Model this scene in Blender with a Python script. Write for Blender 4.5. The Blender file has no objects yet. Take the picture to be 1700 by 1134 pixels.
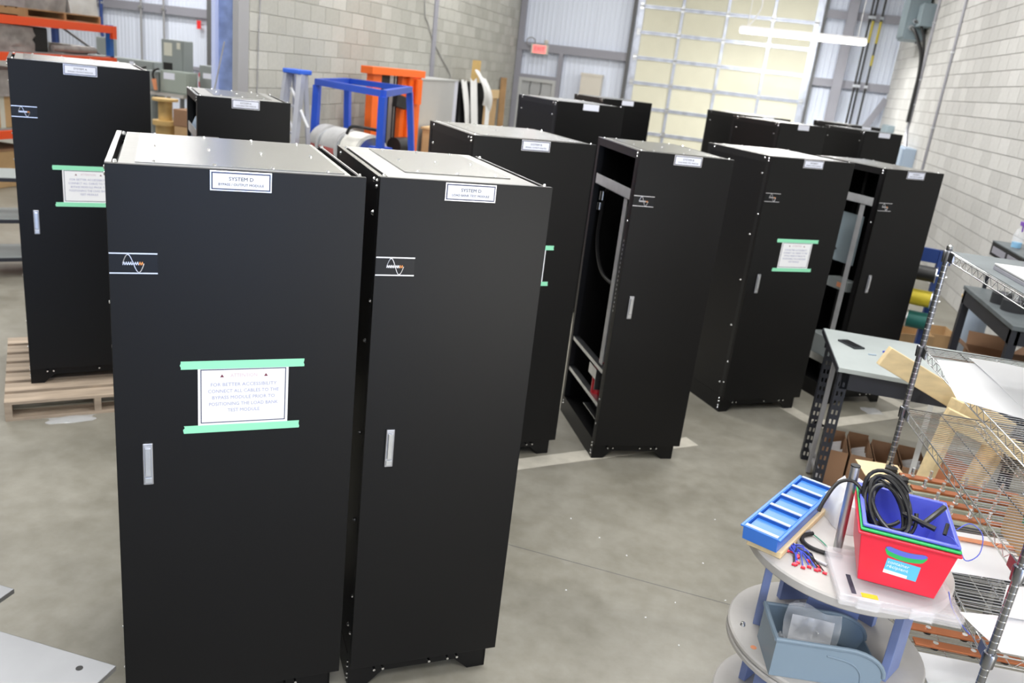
import bpy, bmesh, math, random
from mathutils import Vector, Matrix
random.seed(7)
PI = math.pi
scene = bpy.context.scene
C = scene.collection

# ------------------------------------------------------------------ camera
CAM = Vector((0.0, 0.0, 2.395))
FW = Vector((-0.20156, 0.92832, -0.31240))
RT = Vector((0.96277, 0.24643, 0.11111))
UP = Vector((-0.18013, 0.27838, 0.94343))
FPX = 1381.45
cd = bpy.data.cameras.new('camera')
cam = bpy.data.objects.new('camera', cd)
C.objects.link(cam)
cam.matrix_world = Matrix(((RT.x, UP.x, -FW.x, CAM.x), (RT.y, UP.y, -FW.y, CAM.y), (RT.z, UP.z, -FW.z, CAM.z), (0, 0, 0, 1)))
cd.sensor_width = 36.0
cd.lens = 36.0 * FPX / 1700.0
cd.clip_start = 0.05
cd.clip_end = 200
cd.dof.use_dof = True
cd.dof.focus_distance = 2.75
cd.dof.aperture_fstop = 3.5
scene.camera = cam

# ------------------------------------------------------------------ light
w = bpy.data.worlds.new('world')
scene.world = w
w.use_nodes = True
w.node_tree.nodes['Background'].inputs[0].default_value = (0.85, 0.92, 1.0, 1)
w.node_tree.nodes['Background'].inputs[1].default_value = 0.6

def area(name, loc, target, sx, sy, power, col=(1, 1, 1)):
    l = bpy.data.lights.new(name, 'AREA')
    l.shape = 'RECTANGLE'; l.size = sx; l.size_y = sy; l.energy = power; l.color = col
    o = bpy.data.objects.new(name, l); C.objects.link(o)
    o.location = loc
    d = Vector(target) - Vector(loc)
    o.rotation_euler = d.to_track_quat('-Z', 'Y').to_euler()
    return o
LAMP = 95.0
LCOL = (1.0, 0.985, 0.96)
for ly in (-4.5, -0.5, 3.5, 7.5, 11.5, 15.5, 18.9):
    for lx in (-3.6, 0.9):
        area('strip_lamp_light', (lx, ly, 5.2), (lx, ly, 0), 2.4, 0.3, LAMP * {-4.5: 1.1, -0.5: 1.1, 11.5: .88, 15.5: .70, 18.9: .28}.get(ly, 1) * (.32 if lx < 0 and ly < 2 else .8 if lx < 0 and ly < 5 else 1.15 if ly < 5 else 1.05), LCOL)
for ly in (1.5, 6.5, 11.5, 16.5, 18.9):
    for lx in (-9.0, -14.0):
        area('strip_lamp_light', (lx, ly, 5.2), (lx, ly, 0), 2.4, 0.3, LAMP * {16.5: 1.0, 18.9: .8}.get(ly, .95), LCOL)
# open side door behind the photographer lets in cool daylight
area('side_door_daylight', (3.2, -3.0, 1.65), (-3.0, -1.5, 1.5), 3.6, 3.0, 150.0, (0.42, 0.60, 1.0))

# unseen light added low on the same wall, brightens the front cabinets' reflections
area('side_fill_light', (3.25, 0.1, 0.95), (-3.0, 0.1, 0.95), 1.7, 1.7, 40.0, (1.0, 0.98, 0.92))

scene.view_settings.view_transform = 'Standard'
scene.view_settings.look = 'None'
scene.view_settings.gamma = 1.0
scene.view_settings.use_curve_mapping = False
scene.view_settings.exposure = 0.6

# ------------------------------------------------------------------ materials
MATS = {}
def mat(name, col, rough=0.5, metal=0.0, var=0.0, scale=8.0, bump=0.0, bscale=60.0, alpha=1.0, trans=0.0, emit=None, estr=0.0, spec=0.5, stretch=None, coat=0.0):
    if name in MATS: return MATS[name]
    m = bpy.data.materials.new(name); m.use_nodes = True
    nt = m.node_tree; b = nt.nodes['Principled BSDF']
    b.inputs['Base Color'].default_value = (*col, 1)
    b.inputs['Roughness'].default_value = rough
    b.inputs['Metallic'].default_value = metal
    b.inputs['Alpha'].default_value = alpha
    b.inputs['Transmission Weight'].default_value = trans
    b.inputs['Specular IOR Level'].default_value = spec
    b.inputs['Coat Weight'].default_value = coat
    if emit:
        b.inputs['Emission Color'].default_value = (*emit, 1); b.inputs['Emission Strength'].default_value = estr
    if var > 0 or bump > 0:
        tc = nt.nodes.new('ShaderNodeTexCoord')
        mp = nt.nodes.new('ShaderNodeMapping')
        nt.links.new(tc.outputs['Object'], mp.inputs[0])
        if stretch: mp.inputs['Scale'].default_value = stretch
    if var > 0:
        n = nt.nodes.new('ShaderNodeTexNoise'); n.inputs['Scale'].default_value = scale; n.inputs['Detail'].default_value = 6
        nt.links.new(mp.outputs[0], n.inputs[0])
        r = nt.nodes.new('ShaderNodeValToRGB')
        r.color_ramp.elements[0].position = 0.3; r.color_ramp.elements[1].position = 0.7
        r.color_ramp.elements[0].color = (*[max(0, c * (1 - var)) for c in col], 1)
        r.color_ramp.elements[1].color = (*[min(1, c * (1 + var)) for c in col], 1)
        nt.links.new(n.outputs[0], r.inputs[0]); nt.links.new(r.outputs[0], b.inputs['Base Color'])
    if bump > 0:
        n2 = nt.nodes.new('ShaderNodeTexNoise'); n2.inputs['Scale'].default_value = bscale; n2.inputs['Detail'].default_value = 3
        nt.links.new(mp.outputs[0], n2.inputs[0])
        bp = nt.nodes.new('ShaderNodeBump'); bp.inputs['Strength'].default_value = bump; bp.inputs['Distance'].default_value = 0.002
        nt.links.new(n2.outputs[0], bp.inputs['Height']); nt.links.new(bp.outputs[0], b.inputs['Normal'])
    MATS[name] = m
    return m

def piece_mat(name, a, b_, rough=0.85, bump=0.25, bscale=90.0, fine=0.035):
    """colour varies from piece to piece (per object and per island) between a and b_"""
    m = bpy.data.materials.new(name); m.use_nodes = True
    nt = m.node_tree; b = nt.nodes['Principled BSDF']
    oi = nt.nodes.new('ShaderNodeObjectInfo'); ge = nt.nodes.new('ShaderNodeNewGeometry')
    ad = nt.nodes.new('ShaderNodeMath'); ad.operation = 'ADD'
    fr = nt.nodes.new('ShaderNodeMath'); fr.operation = 'FRACT'
    nt.links.new(oi.outputs['Random'], ad.inputs[0]); nt.links.new(ge.outputs['Random Per Island'], ad.inputs[1]); nt.links.new(ad.outputs[0], fr.inputs[0])
    r = nt.nodes.new('ShaderNodeValToRGB'); r.color_ramp.elements[0].color = (*a, 1); r.color_ramp.elements[1].color = (*b_, 1)
    nt.links.new(fr.outputs[0], r.inputs[0])
    n = nt.nodes.new('ShaderNodeTexNoise'); n.inputs['Scale'].default_value = 25; n.inputs['Detail'].default_value = 5
    gm = nt.nodes.new('ShaderNodeTexCoord'); nt.links.new(gm.outputs['Object'], n.inputs[0])
    mx = nt.nodes.new('ShaderNodeMix'); mx.data_type = 'RGBA'; mx.blend_type = 'MULTIPLY'; mx.inputs[0].default_value = fine * 6
    nt.links.new(r.outputs[0], mx.inputs[6]); nt.links.new(n.outputs[0], mx.inputs[7])
    nt.links.new(mx.outputs[2], b.inputs['Base Color'])
    b.inputs['Roughness'].default_value = rough
    n2 = nt.nodes.new('ShaderNodeTexNoise'); n2.inputs['Scale'].default_value = bscale; nt.links.new(gm.outputs['Object'], n2.inputs[0])
    bp = nt.nodes.new('ShaderNodeBump'); bp.inputs['Strength'].default_value = bump; bp.inputs['Distance'].default_value = 0.004
    nt.links.new(n2.outputs[0], bp.inputs['Height']); nt.links.new(bp.outputs[0], b.inputs['Normal'])
    MATS[name] = m
    return m

# metals and paints
mat('black_powder', (0.0042, 0.0042, 0.0046), 0.38, bump=0.12, bscale=700, spec=0.27)
mat('black_frame', (0.005, 0.005, 0.006), 0.4, spec=0.4)
mat('dark_inside', (0.004, 0.004, 0.005), 0.6, spec=0.3)
mat('satin_steel', (0.41, 0.41, 0.395), 0.26, 1.0, var=0.10, scale=5, stretch=(1, 12, 1))
mat('plate_steel', (0.38, 0.38, 0.37), 0.42, 1.0, var=0.06, scale=5, stretch=(1, 12, 1))
mat('zinc_plate', (0.62, 0.63, 0.65), 0.42, 0.45, var=0.10, scale=8)
mat('bare_steel', (0.62, 0.62, 0.62), 0.4, 1.0, var=0.12, scale=4)
mat('edge_steel', (0.45, 0.45, 0.45), 0.4, 0.9)
mat('zinc', (0.72, 0.74, 0.77), 0.28, 1.0, var=0.15, scale=9)
mat('chrome', (0.72, 0.73, 0.75), 0.16, 1.0)
mat('dark_chrome', (0.30, 0.31, 0.34), 0.25, 1.0)
mat('bolt_zinc', (0.85, 0.86, 0.88), 0.22, 1.0)
mat('handle_zinc', (0.55, 0.56, 0.60), 0.38, 1.0)
mat('plate_white', (0.80, 0.83, 0.95), 0.35)
mat('plate_navy', (0.05, 0.06, 0.12), 0.4)
mat('ink', (0.03, 0.035, 0.06), 0.6)
mat('faint_ink', (0.36, 0.38, 0.56), 0.7)
mat('faint_red', (0.66, 0.52, 0.58), 0.7)
mat('warning_red', (0.16, 0.02, 0.05), 0.6)
mat('paper', (0.90, 0.91, 0.94), 0.7)
mat('green_tape', (0.30, 0.80, 0.52), 0.55, bump=0.1, bscale=200)
mat('badge_black', (0.004, 0.0045, 0.006), 0.33, spec=0.3)
mat('badge_silver', (0.70, 0.70, 0.74), 0.3, 0.8)
mat('badge_orange', (0.80, 0.33, 0.10), 0.5)
mat('rubber', (0.012, 0.012, 0.013), 0.55)
mat('cable_black', (0.014, 0.014, 0.015), 0.4)
mat('red_plastic', (0.62, 0.02, 0.035), 0.35)
mat('bin_red', (0.80, 0.022, 0.055), 0.32)
mat('bin_green', (0.03, 0.50, 0.12), 0.32)
mat('bin_blue', (0.13, 0.16, 0.70), 0.32)
mat('tray_blue', (0.045, 0.20, 0.72), 0.3)
mat('grey_bin', (0.20, 0.27, 0.34), 0.38)
mat('clear_plastic', (0.92, 0.93, 0.97), 0.15, alpha=0.24)
mat('poly_bag', (0.85, 0.88, 0.93), 0.08, alpha=0.22)
mat('white_bag', (0.90, 0.91, 0.93), 0.4, alpha=0.9)
mat('foam_white', (0.80, 0.80, 0.80), 0.6)
mat('wire_blue', (0.06, 0.09, 0.55), 0.4)
mat('wire_green', (0.03, 0.28, 0.16), 0.4)
mat('terminal_red', (0.72, 0.03, 0.06), 0.4)
mat('reel_disc', (0.46, 0.445, 0.43), 0.6, var=0.10, scale=6)
mat('reel_edge', (0.40, 0.39, 0.42), 0.5, var=0.2)
mat('lilac_paint', (0.20, 0.26, 0.50), 0.5, var=0.10, scale=5)
mat('pine', (0.70, 0.50, 0.26), 0.6, var=0.14, scale=3, stretch=(1, 10, 10))
mat('pine_light', (0.78, 0.62, 0.36), 0.6, var=0.12, scale=3, stretch=(1, 8, 8))
mat('pallet_wood', (0.40, 0.32, 0.245), 0.75, var=0.22, scale=3, stretch=(1, 9, 9))
mat('pallet_brown', (0.34, 0.20, 0.09), 0.75, var=0.2, scale=4)
mat('reel_wood', (0.62, 0.42, 0.16), 0.6, var=0.15, scale=4)
mat('cardboard', (0.30, 0.17, 0.095), 0.8, var=0.08, scale=5)
mat('cardboard_light', (0.52, 0.34, 0.17), 0.8, var=0.08, scale=5)
mat('copper', (0.50, 0.17, 0.07), 0.4, 0.7, var=0.15, scale=8)
mat('copper_orange', (0.80, 0.32, 0.16), 0.5)
mat('insulator_board', (0.46, 0.50, 0.40), 0.6)
mat('rack_orange', (0.85, 0.085, 0.015), 0.45)
mat('rack_blue', (0.02, 0.13, 0.48), 0.45)
mat('frame_blue', (0.018, 0.075, 0.50), 0.4)
mat('lift_orange', (0.90, 0.15, 0.015), 0.42)
mat('stand_blue', (0.012, 0.045, 0.21), 0.45)
mat('drum_grey', (0.50, 0.50, 0.50), 0.5, var=0.2, scale=5)
mat('drum_white', (0.72, 0.71, 0.66), 0.5, var=0.15, scale=5)
mat('drum_red', (0.55, 0.13, 0.12), 0.5)
mat('ladder_grey', (0.52, 0.54, 0.62), 0.4, 0.6)
mat('ladder_blue', (0.03, 0.12, 0.62), 0.4)
mat('panel_grey', (0.26, 0.29, 0.29), 0.5)
mat('panel_green_grey', (0.34, 0.39, 0.36), 0.5)
mat('panel_pale', (0.62, 0.62, 0.54), 0.5)
mat('box_grey_blue', (0.27, 0.34, 0.38), 0.45)
mat('disc_blue_grey', (0.42, 0.52, 0.65), 0.4)
mat('cream_box', (0.66, 0.62, 0.55), 0.6)
mat('switch_grey', (0.42, 0.42, 0.42), 0.5, var=0.04, scale=2)
mat('switch_edge', (0.60, 0.61, 0.70), 0.5)
mat('steel_paint', (0.30, 0.30, 0.345), 0.5)
mat('steel_paint_dark', (0.11, 0.112, 0.118), 0.5)
mat('galvanised', (0.60, 0.64, 0.74), 0.35, 0.6, var=0.18, scale=6)
mat('door_insulation', (0.76, 0.74, 0.595), 0.6, var=0.03, scale=2)
mat('white_sheet_metal', (0.76, 0.815, 0.94), 0.45)
mat('door_grey', (0.44, 0.45, 0.46), 0.5)
mat('frame_grey', (0.50, 0.51, 0.51), 0.5)
mat('mortar', (0.50, 0.495, 0.45), 0.9)
mat('mortar_pale', (0.33, 0.325, 0.32), 0.9)
mat('conduit_grey', (0.42, 0.42, 0.46), 0.35, 0.6)
mat('pipe_black', (0.02, 0.02, 0.022), 0.4)
mat('pipe_yellow', (0.55, 0.45, 0.05), 0.5)
mat('line_paint', (0.50, 0.475, 0.41), 0.55, var=0.10, scale=12)
mat('table_white', (0.38, 0.42, 0.42), 0.4, var=0.05, scale=6)
mat('bench_black', (0.016, 0.018, 0.026), 0.45)
mat('bench_top', (0.12, 0.14, 0.15), 0.5, var=0.2, scale=6)
mat('grey_bar', (0.30, 0.30, 0.31), 0.45)
mat('phone', (0.02, 0.024, 0.028), 0.3)
mat('spool_yellow', (0.62, 0.50, 0.03), 0.45, bump=0.6, bscale=60, stretch=(30, 1, 1))
mat('spool_green', (0.012, 0.13, 0.11), 0.45, bump=0.6, bscale=60, stretch=(30, 1, 1))
mat('spool_red', (0.40, 0.01, 0.03), 0.45)
mat('spool_black', (0.012, 0.012, 0.012), 0.5)
mat('foam_black', (0.03, 0.032, 0.036), 0.9)
mat('extinguisher_red', (0.55, 0.02, 0.02), 0.4)
mat('sign_red', (0.80, 0.03, 0.03), 0.5)
mat('lamp_white', (0.9, 0.9, 0.9), 0.5)
mat('lamp_glow', (1, 1, 1), 0.5, emit=(1.0, 1.0, 0.98), estr=14.0)
mat('exit_glow', (0.8, 0.1, 0.1), 0.5, emit=(1.0, 0.16, 0.15), estr=1.1)
mat('column_blue', (0.20, 0.27, 0.50), 0.55, var=0.35, scale=5)
mat('column_lilac', (0.46, 0.52, 0.76), 0.5)
mat('shrink_wrap', (0.30, 0.27, 0.26), 0.3, var=0.3, scale=6)
mat('white_wrap', (0.62, 0.61, 0.60), 0.3, var=0.12, scale=5)
mat('aluminium_plate', (0.33, 0.34, 0.36), 0.42, 1.0, var=0.10, scale=3)
mat('cyan_liquid', (0.10, 0.45, 0.75), 0.2)
mat('purple', (0.20, 0.08, 0.45), 0.5)
mat('label_cyan', (0.12, 0.55, 0.80), 0.4)
mat('label_white', (0.82, 0.90, 0.95), 0.4)
mat('ceiling_white', (0.80, 0.80, 0.78), 0.8)
mat('wall_paint', (0.62, 0.60, 0.56), 0.8)
piece_mat('block_grey', (0.40, 0.395, 0.355), (0.51, 0.505, 0.465))
piece_mat('block_pale', (0.60, 0.595, 0.58), (0.71, 0.705, 0.69))

def concrete():
    m = bpy.data.materials.new('concrete'); m.use_nodes = True
    nt = m.node_tree; b = nt.nodes['Principled BSDF']
    tc = nt.nodes.new('ShaderNodeTexCoord')
    def noise(s, d):
        n = nt.nodes.new('ShaderNodeTexNoise'); n.inputs['Scale'].default_value = s; n.inputs['Detail'].default_value = d
        n.inputs['Roughness'].default_value = 0.6
        nt.links.new(tc.outputs['Object'], n.inputs[0]); return n
    n1 = noise(0.9, 8); n2 = noise(9, 8); n3 = noise(40, 4)
    r1 = nt.nodes.new('ShaderNodeValToRGB')
    e = r1.color_ramp.elements
    e[0].position = 0.30; e[0].color = (0.185, 0.175, 0.143, 1); e[1].position = 0.72; e[1].color = (0.330, 0.319, 0.280, 1)
    x = r1.color_ramp.elements.new(0.5); x.color = (0.265, 0.254, 0.217, 1)
    nt.links.new(n1.outputs[0], r1.inputs[0])
    r2 = nt.nodes.new('ShaderNodeValToRGB'); e = r2.color_ramp.elements
    e[0].position = 0.32; e[0].color = (0.80, 0.79, 0.76, 1); e[1].position = 0.68; e[1].color = (1, 1, 1, 1)
    nt.links.new(n2.outputs[0], r2.inputs[0])
    mx = nt.nodes.new('ShaderNodeMix'); mx.data_type = 'RGBA'; mx.blend_type = 'MULTIPLY'; mx.inputs[0].default_value = 1
    nt.links.new(r1.outputs[0], mx.inputs[6]); nt.links.new(r2.outputs[0], mx.inputs[7])
    nt.links.new(mx.outputs[2], b.inputs['Base Color'])
    rr = nt.nodes.new('ShaderNodeMapRange'); rr.inputs[3].default_value = 0.30; rr.inputs[4].default_value = 0.52
    nt.links.new(n2.outputs[0], rr.inputs[0]); nt.links.new(rr.outputs[0], b.inputs['Roughness'])
    bp = nt.nodes.new('ShaderNodeBump'); bp.inputs['Strength'].default_value = 0.08; bp.inputs['Distance'].default_value = 0.002
    nt.links.new(n3.outputs[0], bp.inputs['Height']); nt.links.new(bp.outputs[0], b.inputs['Normal'])
    MATS['concrete'] = m
concrete()

# ------------------------------------------------------------------ mesh helpers
class M:
    def __init__(s): s.v = []; s.f = []
    def add(s, vs, fs):
        o = len(s.v); s.v += [tuple(v) for v in vs]; s.f += [tuple(i + o for i in f) for f in fs]; return s
    def bx(s, x0, x1, y0, y1, z0, z1):
        return s.add([(x0, y0, z0), (x1, y0, z0), (x1, y1, z0), (x0, y1, z0), (x0, y0, z1), (x1, y0, z1), (x1, y1, z1), (x0, y1, z1)],
                     [(0, 3, 2, 1), (4, 5, 6, 7), (0, 1, 5, 4), (1, 2, 6, 5), (2, 3, 7, 6), (3, 0, 4, 7)])
    def ob(s, c, sz, rot=None):
        """box of size sz centred at c, rotated by euler rot"""
        R = Matrix.Identity(3)
        if rot is not None:
            from mathutils import Euler
            R = Euler(rot).to_matrix()
        c = Vector(c); h = [q / 2 for q in sz]
        vs = [c + R @ Vector((sx * h[0], sy * h[1], sz_ * h[2])) for sz_ in (-1, 1) for sx, sy in ((-1, -1), (1, -1), (1, 1), (-1, 1))]
        return s.add(vs, [(0, 3, 2, 1), (4, 5, 6, 7), (0, 1, 5, 4), (1, 2, 6, 5), (2, 3, 7, 6), (3, 0, 4, 7)])
    def bar(s, p0, p1, a, b, roll=0.0):
        """rectangular bar a x b from p0 to p1"""
        p0 = Vector(p0); p1 = Vector(p1); d = (p1 - p0).normalized()
        u = d.cross(Vector((0, 0, 1)))
        if u.length < 1e-4: u = Vector((1, 0, 0))
        u.normalize(); w_ = d.cross(u)
        if roll:
            u, w_ = u * math.cos(roll) + w_ * math.sin(roll), -u * math.sin(roll) + w_ * math.cos(roll)
        vs = [p + u * (i * a / 2) + w_ * (j * b / 2) for p in (p0, p1) for i, j in ((-1, -1), (1, -1), (1, 1), (-1, 1))]
        return s.add(vs, [(0, 1, 2, 3), (7, 6, 5, 4), (0, 4, 5, 1), (1, 5, 6, 2), (2, 6, 7, 3), (3, 7, 4, 0)])
    def cyl(s, p0, p1, r0, r1=None, n=12):
        r1 = r0 if r1 is None else r1
        p0 = Vector(p0); p1 = Vector(p1); d = (p1 - p0).normalized()
        u = d.cross(Vector((0, 0, 1)))
        if u.length < 1e-4: u = Vector((1, 0, 0))
        u.normalize(); w_ = d.cross(u)
        vs = []
        for p, r in ((p0, r0), (p1, r1)):
            for i in range(n):
                t = 2 * PI * i / n; vs.append(p + (u * math.cos(t) + w_ * math.sin(t)) * r)
        fs = [(i, i + n, (i + 1) % n + n, (i + 1) % n) for i in range(n)]
        fs += [tuple(range(n)), tuple(range(2 * n - 1, n - 1, -1))]
        return s.add(vs, fs)
    def tube(s, pts, r, n=8, closed=False):
        pts = [Vector(p) for p in pts]; k = len(pts); vs = []; prev = None
        for i, p in enumerate(pts):
            if closed: d = pts[(i + 1) % k] - pts[(i - 1) % k]
            else: d = pts[min(i + 1, k - 1)] - pts[max(i - 1, 0)]
            d.normalize()
            if prev is None:
                u = d.cross(Vector((0.13, 0.21, 0.97)))
                if u.length < 1e-3: u = d.cross(Vector((1, 0, 0)))
            else: u = prev - d * prev.dot(d)
            u.normalize(); prev = u; w_ = d.cross(u)
            for j in range(n):
                t = 2 * PI * j / n; vs.append(p + (u * math.cos(t) + w_ * math.sin(t)) * r)
        fs = []
        for i in range(k if closed else k - 1):
            a = i * n; b = ((i + 1) % k) * n
            fs += [(a + j, a + (j + 1) % n, b + (j + 1) % n, b + j) for j in range(n)]
        if not closed: fs += [tuple(range(n - 1, -1, -1)), tuple(range((k - 1) * n, k * n))]
        return s.add(vs, fs)
    def cable(s, pts, r, n=8):
        P = [Vector(p) for p in pts]; out = []
        for i in range(len(P) - 1):
            a, b, c, d = P[max(i - 1, 0)], P[i], P[i + 1], P[min(i + 2, len(P) - 1)]
            for k in range(5):
                t = k / 5.0
                out.append(.5 * (2 * b + (c - a) * t + (2 * a - 5 * b + 4 * c - d) * t * t + (3 * b - a - 3 * c + d) * t ** 3))
        return s.tube(out + [P[-1]], r, n)
    def prism(s, poly, a0, a1, plane='xz'):
        def mk(p, a):
            return {'xz': (p[0], a, p[1]), 'xy': (p[0], p[1], a), 'yz': (a, p[0], p[1])}[plane]
        n = len(poly)
        vs = [mk(p, a0) for p in poly] + [mk(p, a1) for p in poly]
        fs = [(i, (i + 1) % n, (i + 1) % n + n, i + n) for i in range(n)] + [tuple(range(n - 1, -1, -1)), tuple(range(n, 2 * n))]
        return s.add(vs, fs)
    def lathe(s, prof, n=24, c=(0, 0, 0), axis='z'):
        k = len(prof); vs = []
        for (r, z) in prof:
            for i in range(n):
                t = 2 * PI * i / n; a, b = r * math.cos(t), r * math.sin(t)
                vs.append((c[0] + a, c[1] + b, c[2] + z) if axis == 'z' else (c[0] + z, c[1] + a, c[2] + b) if axis == 'x' else (c[0] + a, c[1] + z, c[2] + b))
        fs = [(i * n + j, i * n + (j + 1) % n, (i + 1) * n + (j + 1) % n, (i + 1) * n + j) for i in range(k - 1) for j in range(n)]
        if prof[0][0] > 1e-6: fs.append(tuple(range(n - 1, -1, -1)))
        if prof[-1][0] > 1e-6: fs.append(tuple(range((k - 1) * n, k * n)))
        return s.add(vs, fs)
    def grid(s, fn, nu, nv, th=0.0):
        """sheet from fn(u,v) with thickness th downwards"""
        vs = [Vector(fn(i / nu, j / nv)) for j in range(nv + 1) for i in range(nu + 1)]
        W = nu + 1; fs = [(j * W + i, j * W + i + 1, (j + 1) * W + i + 1, (j + 1) * W + i) for j in range(nv) for i in range(nu)]
        if th <= 0: return s.add(vs, fs)
        n = len(vs); vs2 = [v - Vector((0, 0, th)) for v in vs]
        f2 = [tuple(q + n for q in reversed(f)) for f in fs]
        rim = [i for i in range(W)] + [j * W + nu for j in range(1, nv + 1)] + [nv * W + i for i in range(nu - 1, -1, -1)] + [j * W for j in range(nv - 1, 0, -1)]
        f3 = [(rim[i], rim[i] + n, rim[(i + 1) % len(rim)] + n, rim[(i + 1) % len(rim)]) for i in range(len(rim))]
        return s.add(vs + vs2, fs + f2 + f3)
    def mesh(s, name, m, smooth=False):
        me = bpy.data.meshes.new(name); me.from_pydata(s.v, [], s.f)
        bm = bmesh.new(); bm.from_mesh(me); bmesh.ops.recalc_face_normals(bm, faces=bm.faces); bm.to_mesh(me); bm.free()
        me.materials.append(MATS[m] if isinstance(m, str) else m)
        if smooth:
            me.polygons.foreach_set('use_smooth', [True] * len(me.polygons)); me.set_sharp_from_angle(angle=math.radians(40))
        return me

def put(name, me, parent=None, loc=(0, 0, 0), rot=(0, 0, 0)):
    o = bpy.data.objects.new(name, me); C.objects.link(o)
    o.location = loc; o.rotation_euler = rot
    if parent: o.parent = parent
    return o
def obj(name, b, m, parent=None, smooth=False, bevel=0.0, loc=(0, 0, 0), rot=(0, 0, 0), kind=None):
    o = put(name, b.mesh(name, m, smooth), parent, loc, rot)
    if bevel:
        md = o.modifiers.new('bevel', 'BEVEL'); md.width = bevel; md.segments = 2; md.limit_method = 'ANGLE'
    if kind: o['kind'] = kind
    return o
def tag(o, label, cat, group=None):
    o['label'] = label; o['category'] = cat
    if group: o['group'] = group
    return o
def thing(name, label, cat, loc=(0, 0, 0), rz=0.0, group=None):
    o = bpy.data.objects.new(name, None); C.objects.link(o); o.empty_display_size = 0.1
    o.location = loc; o.rotation_euler = (0, 0, rz)
    return tag(o, label, cat, group)
def struct(name, b, m, **k):
    o = obj(name, b, m, **k); o['kind'] = 'structure'; return o
def box_obj(name, x0, x1, y0, y1, z0, z1, m, parent=None, **k):
    return obj(name, M().bx(x0, x1, y0, y1, z0, z1), m, parent, **k)
TXT = {}
def lettering(body, size, m, parent, loc, rot=(PI / 2, 0, 0), name='lettering', width=None):
    key = (body, size, m, width)
    if key not in TXT:
        cu = bpy.data.curves.new('t', 'FONT'); cu.body = body; cu.size = size; cu.align_x = 'CENTER'; cu.align_y = 'CENTER'; cu.extrude = 0.0003; cu.resolution_u = 2
        to = bpy.data.objects.new('t', cu); C.objects.link(to)
        bpy.context.view_layer.update()
        me = bpy.data.meshes.new_from_object(to.evaluated_get(bpy.context.evaluated_depsgraph_get()))
        me.name = name; bpy.data.objects.remove(to); bpy.data.curves.remove(cu)
        if width:
            xs = [v.co.x for v in me.vertices]; k = width / max(1e-6, max(xs) - min(xs))
            for v in me.vertices: v.co.x *= k
        me.materials.clear(); me.materials.append(MATS[m]); TXT[key] = me
    return put(name, TXT[key], parent, loc, rot)
def dup(root, loc, rz, label=None, group=None):
    r = root.copy(); C.objects.link(r); r.location = loc; r.rotation_euler = (0, 0, rz)
    if label: r['label'] = label
    if group: r['group'] = group
    for ch in list(root.children):
        c = ch.copy(); C.objects.link(c); c.parent = r
        for g in list(ch.children):
            d = g.copy(); C.objects.link(d); d.parent = c
    return r
def pix(p):
    d = Vector(p) - CAM; z = d.dot(FW)
    if z <= 0.01: return None
    return 850 + FPX * d.dot(RT) / z, 567 - FPX * d.dot(UP) / z, z

# ================================================================== the hall
XR, YB, XL, YL = 3.35, 20.97, -5.28, 8.80      # right wall, back wall, left block wall and its near end
ZC = 7.0
floor = struct('floor', M().bx(-20, XR + .3, -8, YB + .3, -0.2, 0), 'concrete')
struct('ceiling', M().bx(-20, XR + .3, -8, YB + .3, ZC, ZC + .2), 'ceiling_white')
struct('wall_front', M().bx(-20, XR + .3, -8.2, -8, 0, ZC), 'wall_paint')
struct('wall_left', M().bx(-20.2, -20, -8, YB + .3, 0, ZC), 'wall_paint')

# painted lines on the concrete
def line(p, q, wd=0.11):
    a = Vector((*p, 0)); b = Vector((*q, 0)); d = (b - a).normalized(); n = Vector((-d.y, d.x, 0)) * wd / 2
    t = Vector((0, 0, .002))
    m = M().add([a - n, b - n, b + n, a + n, a - n + t, b - n + t, b + n + t, a + n + t],
                [(0, 3, 2, 1), (4, 5, 6, 7), (0, 1, 5, 4), (1, 2, 6, 5), (2, 3, 7, 6), (3, 0, 4, 7)])
    obj('painted_line', m, 'line_paint', floor)
line((-1.6, 4.10), (0.17, 5.655), .135)
line((1.10, 6.47), (2.6, 7.79), .135)
line((0.62, 7.08), (1.13, 6.44), .13)
line((1.45, 7.92), (1.93, 7.29), .13)
obj('floor_joint', M().bar((-.9, 3.80, .0004), (.9, 3.70, .0004), .004, .0006), 'steel_paint_dark', floor)

# block walls
def block_wall(name, face_x, toward, y0, y1, mortar, blk, seen):
    """courses of 8 inch blocks in running bond on the plane x = face_x, facing `toward` (-1 or +1)"""
    bw, bh, j = 0.4064, 0.2032, 0.010
    back = face_x - toward * 0.008
    xs = sorted((back, back - toward * 0.2))
    wall = struct(name, M().bx(xs[0], xs[1], y0, y1, 0, ZC), mortar)
    t = 0.008
    def bm(L):
        x0, x1 = (0, t) if toward > 0 else (-t, 0)
        return M().bx(x0, x1, 0, L, 0, bh - j)
    full = bm(bw - j).mesh('block', blk)
    cand = []
    for k in range(int(ZC / bh)):
        z = k * bh + j / 2; y = y0 - (bw / 2 if k % 2 else 0)
        while y < y1 - 0.02:
            a = max(y, y0); b = min(y + bw, y1)
            if b - a > 0.05: cand.append((a + j / 2, b - a - j, z))
            y += bw
    vis = []
    for c in cand:
        p = pix((face_x, c[0] + c[1] / 2, c[2] + bh / 2))
        if p and -15 < p[0] < 1715 and -15 < p[1] < 640 and seen(p): vis.append((p[2], c))
    vis.sort(); one = set(c for _, c in vis[:296])
    rest = M()
    for c in cand:
        if c in one:
            if abs(c[1] - (bw - j)) < 1e-4: put('block', full, wall, (back, c[0], c[2]))
            else: obj('block', bm(c[1]), blk, wall, loc=(back, c[0], c[2]))
        else:
            x0, x1 = (back, back + t) if toward > 0 else (back - t, back)
            rest.bx(x0, x1, c[0], c[0] + c[1], c[2], c[2] + bh - j)
    obj('far_blocks', rest, blk, wall, kind='stuff')
    return wall
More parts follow.
